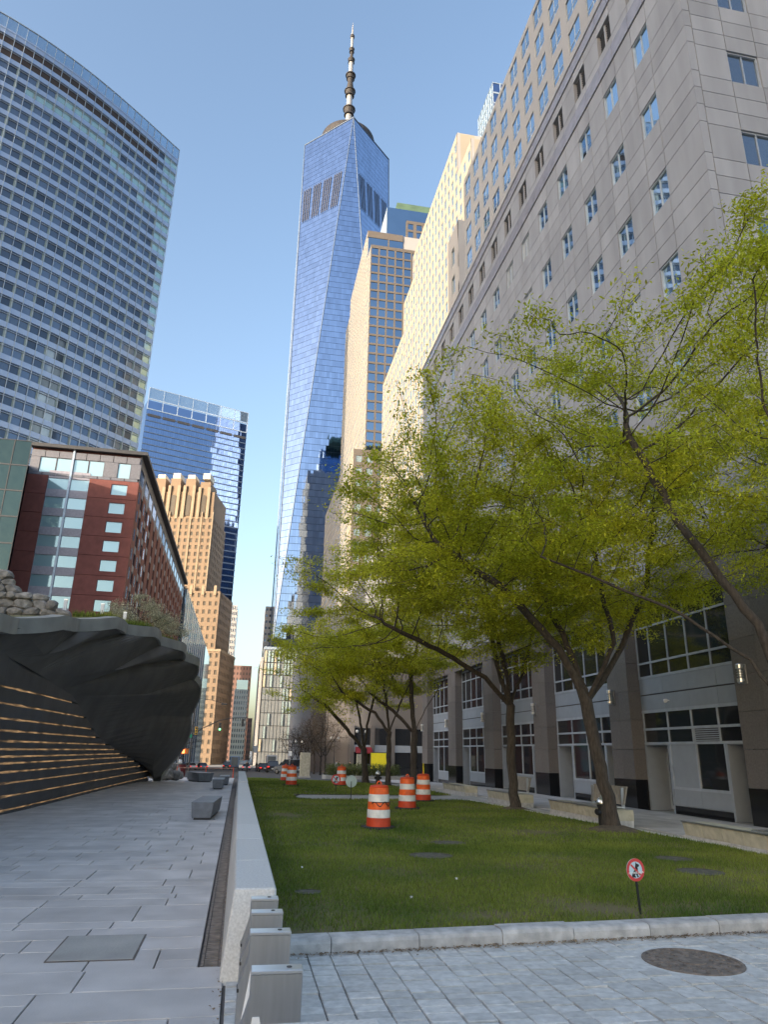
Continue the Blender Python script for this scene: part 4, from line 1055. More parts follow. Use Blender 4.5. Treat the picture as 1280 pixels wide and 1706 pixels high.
# podium with glass fins
pd = thing('glass_podium', 'grey panelled tower podium with rows of upright pale glass fins', 'building', (9, 374, -5.6))
Lz = 58.4
core(pd, 'podium_panel', 0, 70, .0, 63, 0, Lz-2); core(pd, 'trim_steel', -.3, 70.3, -.5, 63, Lz-2, Lz-.6, 'cornice')
mb = MB()
for j in range(9): mb.box(-.1, 70, -.25, -.01, j*6.2+.1, j*6.2+.35)
for i in range(42): mb.box(i*1.7, i*1.7+.1, -.15, -.005, 0, Lz-2)
local(mb, 'joint_frame', 'dark_frame', pd)
rr_ = random.Random(3)
for i in range(26):
    for j in range(1, 9):
        pfin = .9 if j in (7, 8) else .8 if j in (5, 4) and i > 5 else .25
        if rr_.random() < pfin:
            local(MB().box(i*1.7+.35, i*1.7+1.25, -.7, -.26, j*6.2+.4, j*6.2+6.0), 'glass_fin', 'warm_fin' if (i in (0, 3) or rr_.random() < .12) else 'podium_fin', pd)
core(pd, 'grey_stone', -1.5, -.35, .5, 62, 0, Lz-6, 'side_wall')

# ================================================================ curved glass tower on the left
gs = thing('curved_tower', 'huge curved glass tower with white bands and brown roof louvres', 'skyscraper', (-70, 215, 0))
ctl = np.array([(-42.09, 234.6), (-57, 218.6), (-70.6, 205.5), (-83.2, 195.6), (-95.5, 188.4), (-110, 182.2), (-128, 177.5), (-150, 175)])
# smooth and resample
t = np.linspace(0, 1, 400); seg = np.r_[0, np.cumsum(np.linalg.norm(np.diff(ctl, axis=0), axis=1))]
cx = np.polyfit(seg, ctl[:, 0], 4); cy = np.polyfit(seg, ctl[:, 1], 4)
UW = 3.1; NU = 34
arc = np.array([(np.polyval(cx, s_), np.polyval(cy, s_)) for s_ in np.arange(NU+1)*UW])-np.array([-70, 215])
nor = []
for i in range(NU+1):
    d = arc[min(i+1, NU)]-arc[max(i-1, 0)]; d = d/np.linalg.norm(d); nn_ = np.array([-d[1], d[0]]); nor.append(nn_ if nn_[1] < 0 else -nn_)
nor = np.array(nor); FH = 5.1; HT = 228; NF = 34
def ribbon(name, m, i0, i1, z0, z1, off, th, parent=gs):
    mb = MB(); ou = arc+nor*off; inn = arc+nor*(off-th); n = i1-i0
    vs_ = []
    for i in range(i0, i1+1): vs_ += [(*ou[i], z0), (*ou[i], z1), (*inn[i], z1), (*inn[i], z0)]
    fs = []
    for i in range(n):
        a = i*4; b = a+4
        for q in range(4): fs.append((a+q, a+(q+1) % 4, b+(q+1) % 4, b+q))
    fs += [(0, 1, 2, 3), (n*4, n*4+1, n*4+2, n*4+3)]
    mb.add(vs_, fs); return local(mb, name, m, parent)
ribbon('core', 'slate_glass', 0, NU, -3, HT-2, -1.6, 12)
back = [tuple(p) for p in arc]+[(-95, 40), (20, 75)]
zlist = [HT-5.6-FH*(j+1) for j in range(NF)]
ribbon('crown_base', 'spandrel_white', 0, NU, HT-5.7, HT-5.0, .15, .5)
ribbon('roof_rail', 'mullion', 0, NU, HT-.3, HT, .2, .4)
panes = []; 
for j, z in enumerate(zlist):
    ribbon('spandrel', 'spandrel_white', 0, NU, z+3.3, z+5.1-.0, .02, .5)
    ribbon('transom', 'mullion', 0, NU, z+2.6, z+2.72, .06, .25)
    for i in range(NU):
        kind = 'slate_glass'
        if j in (0, 1) and i > 2: kind = 'brown_louvre'
        elif i <= 1 or (j == 2 and 9 < i < 16) or (j == 3 and 7 < i < 19) or (j == 4 and 3 < i < 9) or (j == 5 and i < 5): kind = 'green_screen' if (j < 9 or i == 0) else 'slate_glass'
        panes.append((i, z, z+3.3, kind))
for i in range(NU): panes.append((i, HT-5.0, HT-.3, 'screen_glass'))
def pane_geo(i, z0, z1, off):
    j1, j2 = random.gauss(0, .012), random.gauss(0, .012)
    a = arc[i]+nor[i]*off; b = arc[i+1]+nor[i+1]*off
    return [(a[0], a[1], z0), (b[0]+nor[i][0]*j1, b[1]+nor[i][1]*j1, z0), (b[0]+nor[i][0]*(j1+j2), b[1]+nor[i][1]*(j1+j2), z1), (a[0]+nor[i][0]*j2, a[1]+nor[i][1]*j2, z1)]
panes.sort(key=lambda p: -p[1] if p[0] < 22 else 1e5)
for n_, (i, z0, z1, kd_) in enumerate(panes[:300]):
    q = pane_geo(i, z0, z1, -.3 if kd_ != 'screen_glass' else 0); c = np.mean(q, 0)
    me = bpy.data.meshes.new('pane'); me.from_pydata([tuple(np.array(v)-c) for v in q], [], [(0, 1, 2, 3)]); me.materials.append(MATS[kd_])
    o = bpy.data.objects.new('pane', me); COL.objects.link(o); o.parent = gs; o.location = c
for kd_ in ('slate_glass', 'green_screen', 'brown_louvre', 'screen_glass'):
    V = [v for (i, z0, z1, k_) in panes[300:] if k_ == kd_ for v in pane_geo(i, z0, z1, -.3 if kd_ != 'screen_glass' else 0)]
    if V: trimesh('pane_field', np.array(V), kd_, gs, True)['kind'] = 'stuff'
for i in range(NU+1):
    p = arc[i]+nor[i]*.12; local(MB().tube([(p[0], p[1], 40), (p[0], p[1], HT)], [.11, .11], 4), 'mullion', 'mullion', gs)
    if i % 2 == 0 and 0 < i < NU:
        q0 = arc[i]-nor[i]*.22; d = (arc[i+1]-arc[i-1]); d = d/np.linalg.norm(d)*.45
        mb = MB()
        for z in zlist[2:]: mb.quad((q0[0]-d[0], q0[1]-d[1], z), (q0[0]+d[0], q0[1]+d[1], z), (q0[0]+d[0], q0[1]+d[1], z+3.3), (q0[0]-d[0], q0[1]-d[1], z+3.3))
        local(mb, 'column', 'pale_green', gs)['kind'] = 'stuff'
ribbon('lower_wall', 'spandrel_white', 0, NU, -3, zlist[-1], 0, .4)
mbk = MB(); mbk.prism([tuple(arc[0]-nor[0]*1.2), tuple(arc[NU]-nor[NU]*1.2), (-70, 40), (5, 55)], -3, HT-6.5); local(mbk, 'rear_mass', 'slate_glass', gs)

# ================================================================ blue glass tower behind (parallelogram) and art deco tower
tw = thing('blue_glass_tower', 'wide flat-topped blue glass tower behind the tan art deco building', 'skyscraper', (-12, 461.5, -5))
ax = nrm([-64, -23.5, 0]); an = nrm([23.5*1, -64, 0]); an = an if an[1] < 0 else -an; Wt = 68.2
def tb(name, m, a0, a1, z0, z1, d0, d1):
    c = [ax*a+an*d for a, d in ((a0, d0), (a1, d0), (a1, d1), (a0, d1))]
    return local(MB().add([(p[0], p[1], z0) for p in c]+[(p[0], p[1], z1) for p in c], BOXF), name, m, tw)
tb('core', 'trade_glass', 0, Wt, 0, 222, -45, -.6)
V = []; rng = np.random.default_rng(9); nfl = 50
for j in range(nfl):
    z0 = 11+j*4.1; 
    for i in range(45):
        a0, a1 = i*Wt/45+.04, (i+1)*Wt/45-.04; g1, g2 = rng.normal(0, .012, 2)
        p = [ax*a0, ax*a1+an*g1, ax*a1+an*(g1+g2), ax*a0+an*g2]
        V += [(p[0][0], p[0][1], z0), (p[1][0], p[1][1], z0), (p[2][0], p[2][1], z0+3.2), (p[3][0], p[3][1], z0+3.2)]
trimesh('pane_field', np.array(V), 'trade_glass', tw, True)['kind'] = 'stuff'
for j in range(nfl+1): tb('spandrel', 'tower_rib' if j < nfl else 'trim_steel', -.1, Wt+.1, 11+j*4.1-.75, 11+j*4.1-.1, -.5, .25)
for i in range(8):
    tb('crown_post', 'trim_steel', i*Wt/7-.2, i*Wt/7+.2, 215.5, 231, -.4, .2)
    if i < 7:
        tb('crown_screen', 'screen_glass', i*Wt/7+.3, (i+1)*Wt/7-.3, 223.5, 230.5, -.2, 0); tb('vent_slot', 'dark_frame', i*Wt/7+.8, (i+1)*Wt/7-.8, 210.4, 212.2, .0, .3)
tb('crown_rail', 'trim_steel', 0, Wt, 230.5, 231, -.3, .1); tb('crown_rail', 'trim_steel', 0, Wt, 222.3, 223.2, -.3, .15)

vz = thing('art_deco_tower', 'tan brick art deco tower with stepped crown and arched windows', 'building', (-13.3, 375, -5.6), rad(-12))
def deco(x0, x1, y0, y1, z0, z1, cols, rows, side=0, ww=1.35, wh=2.2, cap=90, m='art_deco_brick'):
    grid_wall(vz, (x0, y0, 0), UX, NY, x1-x0, z0, z1, cols, rows, ww, wh, m, 'art_deco_window', .4, cap=cap)
    if side: grid_wall(vz, (x1, y0+.41, 0), UY, (1, 0, 0), y1-y0-.41, z0, z1, side, rows, ww, wh, m, 'art_deco_window', .4, cap=30)
    core(vz, m, x0+.1, x1-.41, y0+.41, y1, z0, z1-.02)
deco(-62, 0, 0, 34, 0, 54.5, 20, 13, 10, cap=110)
core(vz, 'art_deco_stone', -62, .3, -.3, 34, 54.5, 55.6, 'cornice')
deco(-60, -3.4, 2, 32, 55.7, 86, 18, 7, 9, cap=60)
for i in range(9): core(vz, 'art_deco_stone', -58+i*6.4, -56.6+i*6.4, 1.6, 2.6, 84, 89, 'merlon')
deco(-50, -11.8, 5, 34, 86.1, 128, 12, 11, 8, cap=90)
core(vz, 'art_deco_brick', -48.5, -12.6, 5.8, 33, 128.1, 143, 'upper_stage')
for i, x in enumerate((-46, -37.5, -29, -20.5)):
    # tall arched windows between stepped buttresses
    for s_ in (-1, 1): core(vz, 'art_deco_stone', x+2.2+s_*2.6-.8, x+2.2+s_*2.6+.8, 4.8, 5.79, 127, 147-abs(i-1.5), 'buttress')
    pts = [(x+.9, 129), (x+3.5, 129)]+[(x+2.2+1.3*math.cos(a), 139.5+1.6*math.sin(a)) for a in np.linspace(0, math.pi, 8)]
    local(MB().extr(pts, 'y', 5.5, 5.79), 'arched_window', 'art_deco_window', vz)
    core(vz, 'art_deco_brick', x-.6, x+5.0, 6, 20, 143.05, 151-2*(i == 3), 'crown_block'); core(vz, 'pale_stone', x+.2, x+4.2, 6.6, 16, 151.05, 153.5+(i % 2), 'crown_cap')
for i in range(7): core(vz, 'art_deco_stone', -48.5+i*6, -47.9+i*6, 4.7, 4.99, 86, 131, 'pilaster')

# ================================================================ hotel and neighbours
ht = thing('brick_hotel', 'dark red brick hotel with grey top floor and pale blue windows', 'building', (-20.14, 118, 0))
XH = -20.14; YH = 118
box('core', 'brick_joint', ht, -37.7, XH-.3, YH+.35, 219, -3, 49.0)
fl = [44.1-3.27*i for i in range(15)]
# front: courses of brick panels with windows
pn = []; wn = []; gl = []
for i in range(14):
    z1 = 44.1-3.27*i; z0 = z1-3.27
    pn += [(-37.7, -34.55, YH, YH+.33, z0+.03, z1-.03), (-28.0, -24.45, YH, YH+.33, z0+.03, z1-.03), (-21.85, XH, YH, YH+.33, z0+.03, z1-.03), (-24.45, -21.85, YH, YH+.33, z1-.68, z1-.03), (-24.45, -21.85, YH, YH+.33, z0+.03, z0+.72)]
    wn.append((-24.4, -21.9, z0+.72, z1-.68))
    for a, b in ((-34.5, -31.25), (-30.95, -28.05)): gl.append((a, b, z0+.95, z1-.35))
pieces('brick_panel', 'brick_red', ht, pn, 120)
for a, b, z0, z1 in wn: window_unit(a, b, z0, z1, 'sky_tint_glass', .2, False, 'x', 'purple_grey', YH, ht)
for a, b, z0, z1 in gl:
    window_unit(a, b, z0, z1, 'sky_tint_glass', .25, False, 'x', 'purple_grey', YH, ht)
    box('spandrel', 'purple_grey', ht, a, b, YH+.1, YH+.34, z1, z1+1.30)
box('mullion_fin', 'trim_steel', ht, -31.25, -30.95, YH-.1, YH+.33, -3, 49)
# grey attic
pn = [(x, x+2.1-.03, YH+.02, YH+.34, z0+.02, z1-.02) for x in np.arange(-37.7, XH-2, 2.17) for z0, z1 in ((44.1, 44.6), (47.3, 48.5))]
pieces('attic_panel', 'grey_metal', ht, pn, 60)
for a, b in ((-36.2, -33.7), (-33.6, -31.3), (-30.9, -28.6), (-28.5, -26.1), (-23.8, -21.8)): window_unit(a, b, 44.62, 47.28, 'sky_tint_glass', .2, False, 'x', 'grey_metal', YH, ht)
for a, b in ((-37.7, -36.25), (-26.05, -23.85), (-21.75, XH)): box('attic_panel', 'grey_metal', ht, a, b, YH+.02, YH+.34, 44.62, 47.28)
box('roof_edge', 'dark_frame', ht, -37.9, XH+.9, YH-.6, 219.5, 48.9, 49.5)
# side facade along the street: brick piers, dark window slots
npi = 16; L_ = 101.0
for i in range(npi):
    a = YH+.34+i*L_/npi
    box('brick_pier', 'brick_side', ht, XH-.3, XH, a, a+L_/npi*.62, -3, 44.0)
    box('window_slot', 'slate_glass', ht, XH-.25, XH-.18, a+L_/npi*.62, a+L_/npi-.01, -3, 44.0)
    mb = MB()
    for j in range(14): mb.box(XH-.2, XH-.05, a+L_/npi*.62, a+L_/npi-.01, 44.1-3.27*j-1.2, 44.1-3.27*j-.02)
    mb.build('slot_spandrel', 'grey_metal', ht)
    if i < 3:
        for j in range(12):
            z1 = 43-3.27*j; box('window', 'slate_glass', ht, XH-.02, XH+.02, a+1.2, a+2.4, z1-2, z1)
box('attic_side', 'grey_metal', ht, XH-.28, XH-.1, YH+.36, 219, 44.02, 48.88)
for i in range(16): box('attic_window', 'slate_glass', ht, XH-.12, XH-.07, YH+1+i*6.3, YH+5.2+i*6.3, 44.7, 47.2)
hl = thing('glass_hall', 'dark teal glass building adjoining the red brick hotel', 'building', (-54, 107.5, 0))
grid_wall(hl, (0, 0, 0), UX, NY, 19.4, -3, 45.6, 8, 12, 2.3, 3.85, 'dark_frame', 'teal_glass', .12, cap=120)
local(MB().prism([(0, .3), (19.35, .3), (16.2, 10.4), (16.2, 60), (0, 60)], -3, 45.5), 'core', 'teal_glass', hl)
we = thing('glass_wedge', 'pale wedge-shaped glass building just beyond the brick hotel', 'building', (-20, 222, -3.6))
zt_, zr_ = 46, 33
local(MB().add([(-6, 0, 0), (0.6, 0, 0), (7.2, 9, 0), (7.2, 40, 0), (-6, 40, 0), (-6, 0, 52.5), (.6, 0, 51.8), (7.2, 9, 36), (7.2, 40, 36), (-6, 40, 52.5)],
    [(0, 1, 6, 5), (1, 2, 7, 6), (2, 3, 8, 7), (3, 4, 9, 8), (4, 0, 5, 9), (5, 6, 7, 8, 9)]), 'body', 'screen_glass', we)
for i in range(12): local(MB().tube([(.6+i*.55, i*.75-.05, 0), (.6+i*.55, i*.75-.05, 51.6-i*1.31)], [.12, .12], 4), 'fin', 'white_paint', we)
for j in range(10): local(MB().box(-5.5, .3, -.1, -.01, 5+j*4.5, 8+j*4.5), 'window', 'slate_glass', we)

# far buildings closing the street
def far_block(name, label, x0, x1, y, d, zt, cols, rows, wm, gm, side=None, ww=.55, wh=.6):
    t = thing(name, label, 'building', (x0, y, -5.6))
    W = x1-x0; h_ = zt+5.6
    grid_wall(t, (0, 0, 0), UX, NY, W, 0, h_, cols, rows, W/cols*ww, h_/rows*wh, wm, gm, .3, cap=60)
    if side == 'R': grid_wall(t, (W, .31, 0), UY, (1, 0, 0), d, 0, h_, max(3, int(d/4)), rows, 1.6, h_/rows*wh, wm, gm, .3, cap=20)
    if side == 'L': grid_wall(t, (0, .31, 0), UY, NX, d, 0, h_, max(3, int(d/4)), rows, 1.6, h_/rows*wh, wm, gm, .3, cap=20)
    core(t, wm, .31 if side == 'L' else .01, W-(.31 if side == 'R' else .01), .31, d, 0, h_-.02); return t
fb = far_block('pale_grid_block', 'pale cream gridded block at the end of the street', -6, 3.0, 500, 30, 40, 6, 13, 'sunlit_pale_stone', 'slate_glass', 'R', .45, .55)
core(fb, 'screen_glass', 1, 8.5, 2, 20, 45.6, 52, 'roof_glasshouse')
far_block('brick_block', 'red-brown brick block rising behind the pale gridded one', -11, 4.6, 540, 30, 60, 7, 17, 'brown_brick', 'art_deco_window', 'R', .4, .5)
far_block('grey_slab', 'slim grey slab tower at the end of the street', -14, -9.8, 575, 30, 111, 3, 26, 'grey_stone', 'screen_glass', 'R')
far_block('white_block', 'whitish narrow block in front of the gridded one', -14.5, -7.6, 470, 30, 20, 5, 7, 'pale_stone', 'slate_glass', 'R', .4, .4)
far_block('dark_gap_block', 'brownish small block low at the end of the street', 3.2, 8, 560, 20, 24, 3, 8, 'brown_brick', 'art_deco_window')
far_block('thin_grey_tower', 'thin grey striped tower left of the spire tower', 9.6, 20, 452, 20, 88, 5, 24, 'grey_stone', 'slate_glass', 'L', .6, .4)
# unseen blocks added out of view on the left, sized to shade plaza and street
ap = thing('shade_caster_tower', 'tall unseen tower added left of the view to shade the plaza', 'building', (-190, -172, -.5))
core(ap, 'grey_shade_stone', 0, 39.6, 0, 142, 0, 122); grid_wall(ap, (40, 0, 0), UY, (1, 0, 0), 142, 0, 122, 46, 34, 1.8, 2, 'cream_stone', 'slate_glass', .35, cap=1)
ap2 = thing('shade_caster_block', 'lower unseen block added beside the tall one to shade the street', 'building', (-190, -29, -1))
core(ap2, 'grey_shade_stone', 0, 39.6, 0, 74, 0, 47); grid_wall(ap2, (40, 0, 0), UY, (1, 0, 0), 74, 0, 47, 25, 13, 1.8, 2, 'grey_stone', 'slate_glass', .35, cap=1)

# ================================================================ sunken-garden memorial on the left
me_ = thing('memorial', 'dark cantilevered memorial with scalloped concrete rim and lit stripes', 'memorial', (-6, 25, 0))
Wc = np.array([(-6.4, 6, 4.4), (-6.25, 12, 4.2), (-6.1, 16, 4.0), (-6, 19.3, 3.85), (-5.8, 20.85, 3.71), (-5.62, 26.07, 3.31), (-5.5, 31.4, 2.0), (-5.25, 39.2, 1.22), (-5, 45.4, .5)])
Ec = np.array([(-6.15, 6, 4.1), (-5.98, 12, 4.15), (-5.83, 16, 4.32), (-5.76, 18, 4.62), (-5.42, 22, 5.31), (-4.74, 26, 6.01), (-3.85, 31, 6.4), (-3.11, 35, 6.31), (-2.72, 39, 6.15), (-2.66, 42, 5.44), (-2.85, 44, 4.59), (-2.95, 45, 3.62), (-3.47, 46, 2.0), (-3.9, 46.2, 1.1), (-4.4, 46, .3)])
def resamp(C_, n):
    s_ = np.r_[0, np.cumsum(np.linalg.norm(np.diff(C_, axis=0), axis=1))]; u = np.linspace(0, s_[-1], n)
    return np.c_[[np.interp(u, s_, C_[:, i]) for i in range(3)]].T
NS = 121; E_ = resamp(Ec, NS)
wy_ = [6, 11, 14.5, 16.5, 19.3, 21, 23, 24.5, 25.5, 26.5, 28.5, 31, 36, 40, 45.4]
s_ = np.r_[0, np.cumsum(np.linalg.norm(np.diff(Ec, axis=0), axis=1))]; yy = np.interp(np.linspace(0, s_[-1], NS), s_, wy_)
Wp = np.c_[np.interp(yy, Wc[:, 1], Wc[:, 0]), yy, np.interp(yy, Wc[:, 1], Wc[:, 2])]
# smooth
for _ in range(6): E_[1:-1] = (E_[:-2]+2*E_[1:-1]+E_[2:])/4
tang = np.gradient(E_, axis=0); tang /= np.linalg.norm(tang, axis=1)[:, None]
outw = np.cross(tang, np.array([0, 0, 1.])); 
cen = np.array([-9, 33, 3.5]); outw = np.where(((E_-cen)*outw).sum(1)[:, None] < 0, -outw, outw); outw /= np.linalg.norm(outw, axis=1)[:, None]+1e-6
per = 12                                            # samples per scallop
ph = (np.arange(NS) % per)/per
sc_ = np.abs(np.sin(ph*math.pi))*.38
Es = E_+outw*sc_[:, None]*np.array([1, 1, 1])+np.c_[np.zeros(NS), np.zeros(NS), -.10*np.abs(np.cos(ph*math.pi))]
Eb = Es-np.c_[np.zeros(NS), np.zeros(NS), np.full(NS, .40)]
Ei = Es-outw*.35
mb = MB(); vs_ = []
for i in range(NS): vs_ += [tuple(Es[i]), tuple(Eb[i]), tuple(Eb[i]-outw[i]*.3), tuple(Ei[i]+[0, 0, .02])]
fs = [(a*4+q, a*4+(q+1) % 4, a*4+4+(q+1) % 4, a*4+4+q) for a in range(NS-1) for q in range(4)]
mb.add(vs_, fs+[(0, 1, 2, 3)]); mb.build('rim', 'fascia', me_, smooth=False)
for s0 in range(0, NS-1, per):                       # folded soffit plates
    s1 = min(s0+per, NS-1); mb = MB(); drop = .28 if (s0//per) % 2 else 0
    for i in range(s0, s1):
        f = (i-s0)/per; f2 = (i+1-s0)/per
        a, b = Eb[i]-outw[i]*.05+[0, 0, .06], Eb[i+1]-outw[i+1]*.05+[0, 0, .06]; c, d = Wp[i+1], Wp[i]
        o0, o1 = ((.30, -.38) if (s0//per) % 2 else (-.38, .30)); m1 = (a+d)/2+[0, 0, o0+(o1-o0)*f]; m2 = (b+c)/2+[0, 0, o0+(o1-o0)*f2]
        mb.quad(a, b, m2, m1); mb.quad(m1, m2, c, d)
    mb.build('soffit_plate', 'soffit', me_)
vv = [1165, 1187, 1207, 1223, 1237, 1248, 1258, 1267, 1279, 1294, 1312, 1331]
zl = [1.72+(1241-v)*.01805 for v in vv]
def wx(y): return np.interp(y, Wc[:, 1], Wc[:, 0])
def wz(y): return np.interp(y, Wc[:, 1], Wc[:, 2])
seams = [5]+list(np.arange(7, 46, 3.2))+[45.6]
edges_z = [-.25]+sorted(zl)+[4.6]
for k in range(len(edges_z)-1):
    z0 = edges_z[k]+(.022 if k else 0); z1 = edges_z[k+1]-.022
    for a, b in zip(seams[:-1], seams[1:]):
        zt_ = min(z1, max(wz(a), wz(b))+.25)
        if zt_-z0 < .05: continue
        xa, xb = wx(a), wx(b)
        MB().hexa([(xa-.5, a+.004, z0), (xa, a+.004, z0), (xb, b-.004, z0), (xb-.5, b-.004, z0), (xa-.5, a+.004, zt_), (xa, a+.004, zt_), (xb, b-.004, zt_), (xb-.5, b-.004, zt_)]).build('stone_course', 'dark_stone', me_)
for z in zl:
    a = 5; b = 45.3
    while wz(b) < z+.05 and b > 20: b -= .5
    if b < 22: continue
    mb = MB(); yy = list(np.arange(a, b, 2))+[b]
    for y0, y1 in zip(yy[:-1], yy[1:]):
        mb.hexa([(wx(y0)-.3, y0, z-.03), (wx(y0)-.05, y0, z-.03), (wx(y1)-.05, y1, z-.03), (wx(y1)-.3, y1, z-.03), (wx(y0)-.3, y0, z+.03), (wx(y0)-.05, y0, z+.03), (wx(y1)-.05, y1, z+.03), (wx(y1)-.3, y1, z+.03)])
    mb.build('light_strip', 'light_strip', me_)
# earth top
mb = MB(); vs_ = []
for i in range(0, NS, 3):
    p = Ei[i]; vs_ += [(p[0], p[1], p[2]-.02), (min(p[0]-1.2, -5.5), p[1]-.3, p[2]-.12), (-9, min(p[1], 40), max(p[2]-.5, 3)), (-20, min(p[1], 40), max(p[2]-.6, 3))]
nn_ = len(vs_)//4
mb.add(vs_, [(a*4+q, a*4+q+1, a*4+5+q, a*4+4+q) for a in range(nn_-1) for q in range(3)]); mb.build('turf_top', 'lawn_soil', me_)
n = 9000; rng = np.random.default_rng(31); ii = rng.integers(55, 95, n); tt = rng.random(n)
bp_ = Ei[ii]*(1-tt[:, None])+np.c_[np.minimum(Ei[ii][:, 0]-1.2, -5.5), Ei[ii][:, 1]-.3, Ei[ii][:, 2]-.1]*tt[:, None]
a = rng.random(n)*6.3; hh = .12+.2*rng.random(n)
V = np.zeros((n, 3, 3)); V[:, 0] = bp_+np.c_[np.cos(a)*.015, np.sin(a)*.015, a*0]; V[:, 1] = bp_-np.c_[np.cos(a)*.015, np.sin(a)*.015, a*0]; V[:, 2] = bp_+np.c_[rng.normal(0, .07, n), rng.normal(0, .07, n), hh]
off = np.array(me_.location); trimesh('turf_blades', V.reshape(-1, 3)-off, 'grass', me_)['kind'] = 'stuff'
# rubble wall on top
def stone(name, m, parent, c, s, seed):
    r_ = np.random.default_rng(seed); bm = bmesh.new(); bmesh.ops.create_icosphere(bm, subdivisions=2, radius=1)
    ph_ = r_.random(6)*6
    for v in bm.verts:
        p = v.co; f = 1+.16*math.sin(p.x*3+ph_[0])*math.sin(p.y*3+ph_[1])+.12*math.sin(p.z*4+ph_[2]+p.x*2)
        q = Vector((max(-.8, min(.8, p.x*f)), max(-.8, min(.8, p.y*f)), max(-.78, min(.78, p.z*f)))); v.co = Vector((q.x*s[0], q.y*s[1], q.z*s[2]))
    me = bpy.data.meshes.new(name); bm.to_mesh(me); bm.free(); me.materials.append(MATS[m])
    o = bpy.data.objects.new(name, me); COL.objects.link(o); o.parent = parent; o.location = c; o.rotation_euler = (0, r_.normal(0, .15), r_.normal(0, .2)); return o
rw = thing('rubble_wall', 'dry rubble stone wall standing on top of the memorial', 'stone wall', (-8, 28, 5.9))
k = 0; z = 0.
while z < 2.1:
    hrow = .22+random.random()*.1; x = -3.2-random.random()*.3
    while x < 1.95:
        wd = .26+random.random()*.34; X_ = -8+x+wd/2
        top = np.interp(X_, [-11.5, -8.9, -8.55, -7.0, -6.1], [2.0, 1.98, 1.25, .85, .25])
        if z+hrow*.6 < top: stone('stone', 'rubble', rw, (x+wd/2, random.gauss(0, .04), z+hrow/2), (wd*.70, .3, hrow*.76), k)
        x += wd; k += 1
    z += hrow
for i, (x, z, y, lb) in enumerate([(-7.15, 6.3, 29.5, 'white post beside the rubble wall on the memorial'), (-5.75, 6.25, 29.5, 'middle white post on the memorial turf'), (-4.95, 6.3, 30, 'white post nearest the shrub on the memorial')]):
    o = thing('marker_post', lb, 'post', (x, y, z), 0, 'white posts on the memorial'); local(MB().box(-.06, .06, -.04, .04, -.3, .85-.2*(i == 2)-.05*i), 'post', 'white_paint', o); local(MB().box(-.07, .07, -.05, .05, .85-.2*(i == 2)-.05*i, .88-.2*(i == 2)-.05*i), 'cap', 'steel_bright', o)
make_tree((-4.9, 33.5, 6.2), 'wide twiggy shrub with pale new leaves on the memorial roof', [(0, 0, -.1), (0, 0, .1)], [[(-.8, 0, .6)], [(.8, .3, .5)], [(.1, 1.2, .5)], [(.2, -.7, .6)]], (.1, .8, .55), (2.3, 3.2, 1.9), 1100, 60, .075, 41, kind='leaf_shrub', group='memorial planting', tip=.005, low=-.1, thr=.008, spread=.13, step=.17, name='shrub', cat='shrub')
bl = thing('boulder_pile', 'pile of rough grey boulders at the low end of the memorial', 'boulders', (-4.3, 47.3, G(47)))
for i, (x, y, z, s_) in enumerate([(0, 0, .35, .62), (.55, .5, .3, .5), (-.5, .4, .4, .6), (.2, .9, .7, .5), (-.2, .5, 1.0, .42), (.75, 1.1, .25, .38)]): stone('boulder', 'rubble', bl, (x, y, z), (s_, s_*.9, s_*.75), 300+i)
# stone seats on the plaza
def seat(loc, l, wd, hgt, rz, label):
    t = thing('plaza_bench', label, 'bench', loc, rz, 'dark stone seats on the plaza')
    ns = 6
    for i in range(ns):
        y0, y1 = i*l/ns, (i+1)*l/ns-.006
        local(MB().hexa([(-wd*.42, y0, .05), (wd*.42, y0, .05), (wd*.42, y1, .05), (-wd*.42, y1, .05), (-wd/2, y0, hgt), (wd/2, y0, hgt), (wd/2, y1, hgt), (-wd/2, y1, hgt)]), 'seat_slab', 'bench_slate', t, bevel=.008)
    local(MB().box(-wd*.35, wd*.35, .05, l-.05, -.1, .06), 'plinth', 'dark_frame', t); return t
seat((-.80, 19.9, 0), 2.6, .56, .42, -.06, 'nearest dark stone seat on the plaza beside the drain')
seat((-.80, 34.6, G(34.6)), 2.4, .52, .42, 0, 'second dark stone seat, further along the plaza')
seat((-.62, 39.2, G(39)), 2.4, .5, .42, 0, 'third dark stone seat, just behind the second')
seat((-1.75, 44.6, G(44.6)), 2.8, .9, .5, .3, 'furthest grey stone seat, lying across the plaza')
# stone bench walls beside the sidewalk
def stone_bench(y0, y1, label, back=True):
    t = thing('stone_bench', label, 'bench', (9.55, y0, G(y0)), 0, 'stone bench walls along the sidewalk')
    n = max(3, int((y1-y0)/.62)); 
    for i in range(n):
        a = i*(y1-y0)/n; b = (i+1)*(y1-y0)/n-.012
        local(MB().hexa([(.06, a, .14), (.62, a, .14), (.62, b, .14), (.06, b, .14), (0, a, .40), (.62, a, .40), (.62, b, .40), (0, b, .40)]), 'bench_block', 'bench_stone', t, bevel=.008)
        local(MB().box(-.02, .03, a, b, .40, .425), 'edge_strip', 'steel', t)
    local(MB().box(.03, .60, 0, y1-y0, -.1, .14), 'base_course', 'kerbstone', t)
    if back:
        local(MB().box(.05, .60, .4, min(2.4, y1-y0), .425, .45), 'seat_plate', 'steel_bright', t)
        pl_ = MB()
        for i in range(12):
            a = .45+i*.16; pl_.hexa([(.60, a, .5), (.64, a, .5), (.64, a+.14, .5), (.60, a+.14, .5), (.72, a, .95), (.76, a, .95), (.76, a+.14, .95), (.72, a+.14, .95)])
        local(pl_, 'backrest', 'bench_wood', t)
        for a in (.5, 2.2): local(MB().box(.58, .66, a, a+.05, .4, .92), 'back_post', 'steel', t)
    return t
stone_bench(10.6, 15.2, 'nearest stone bench wall, at the right edge of the picture')
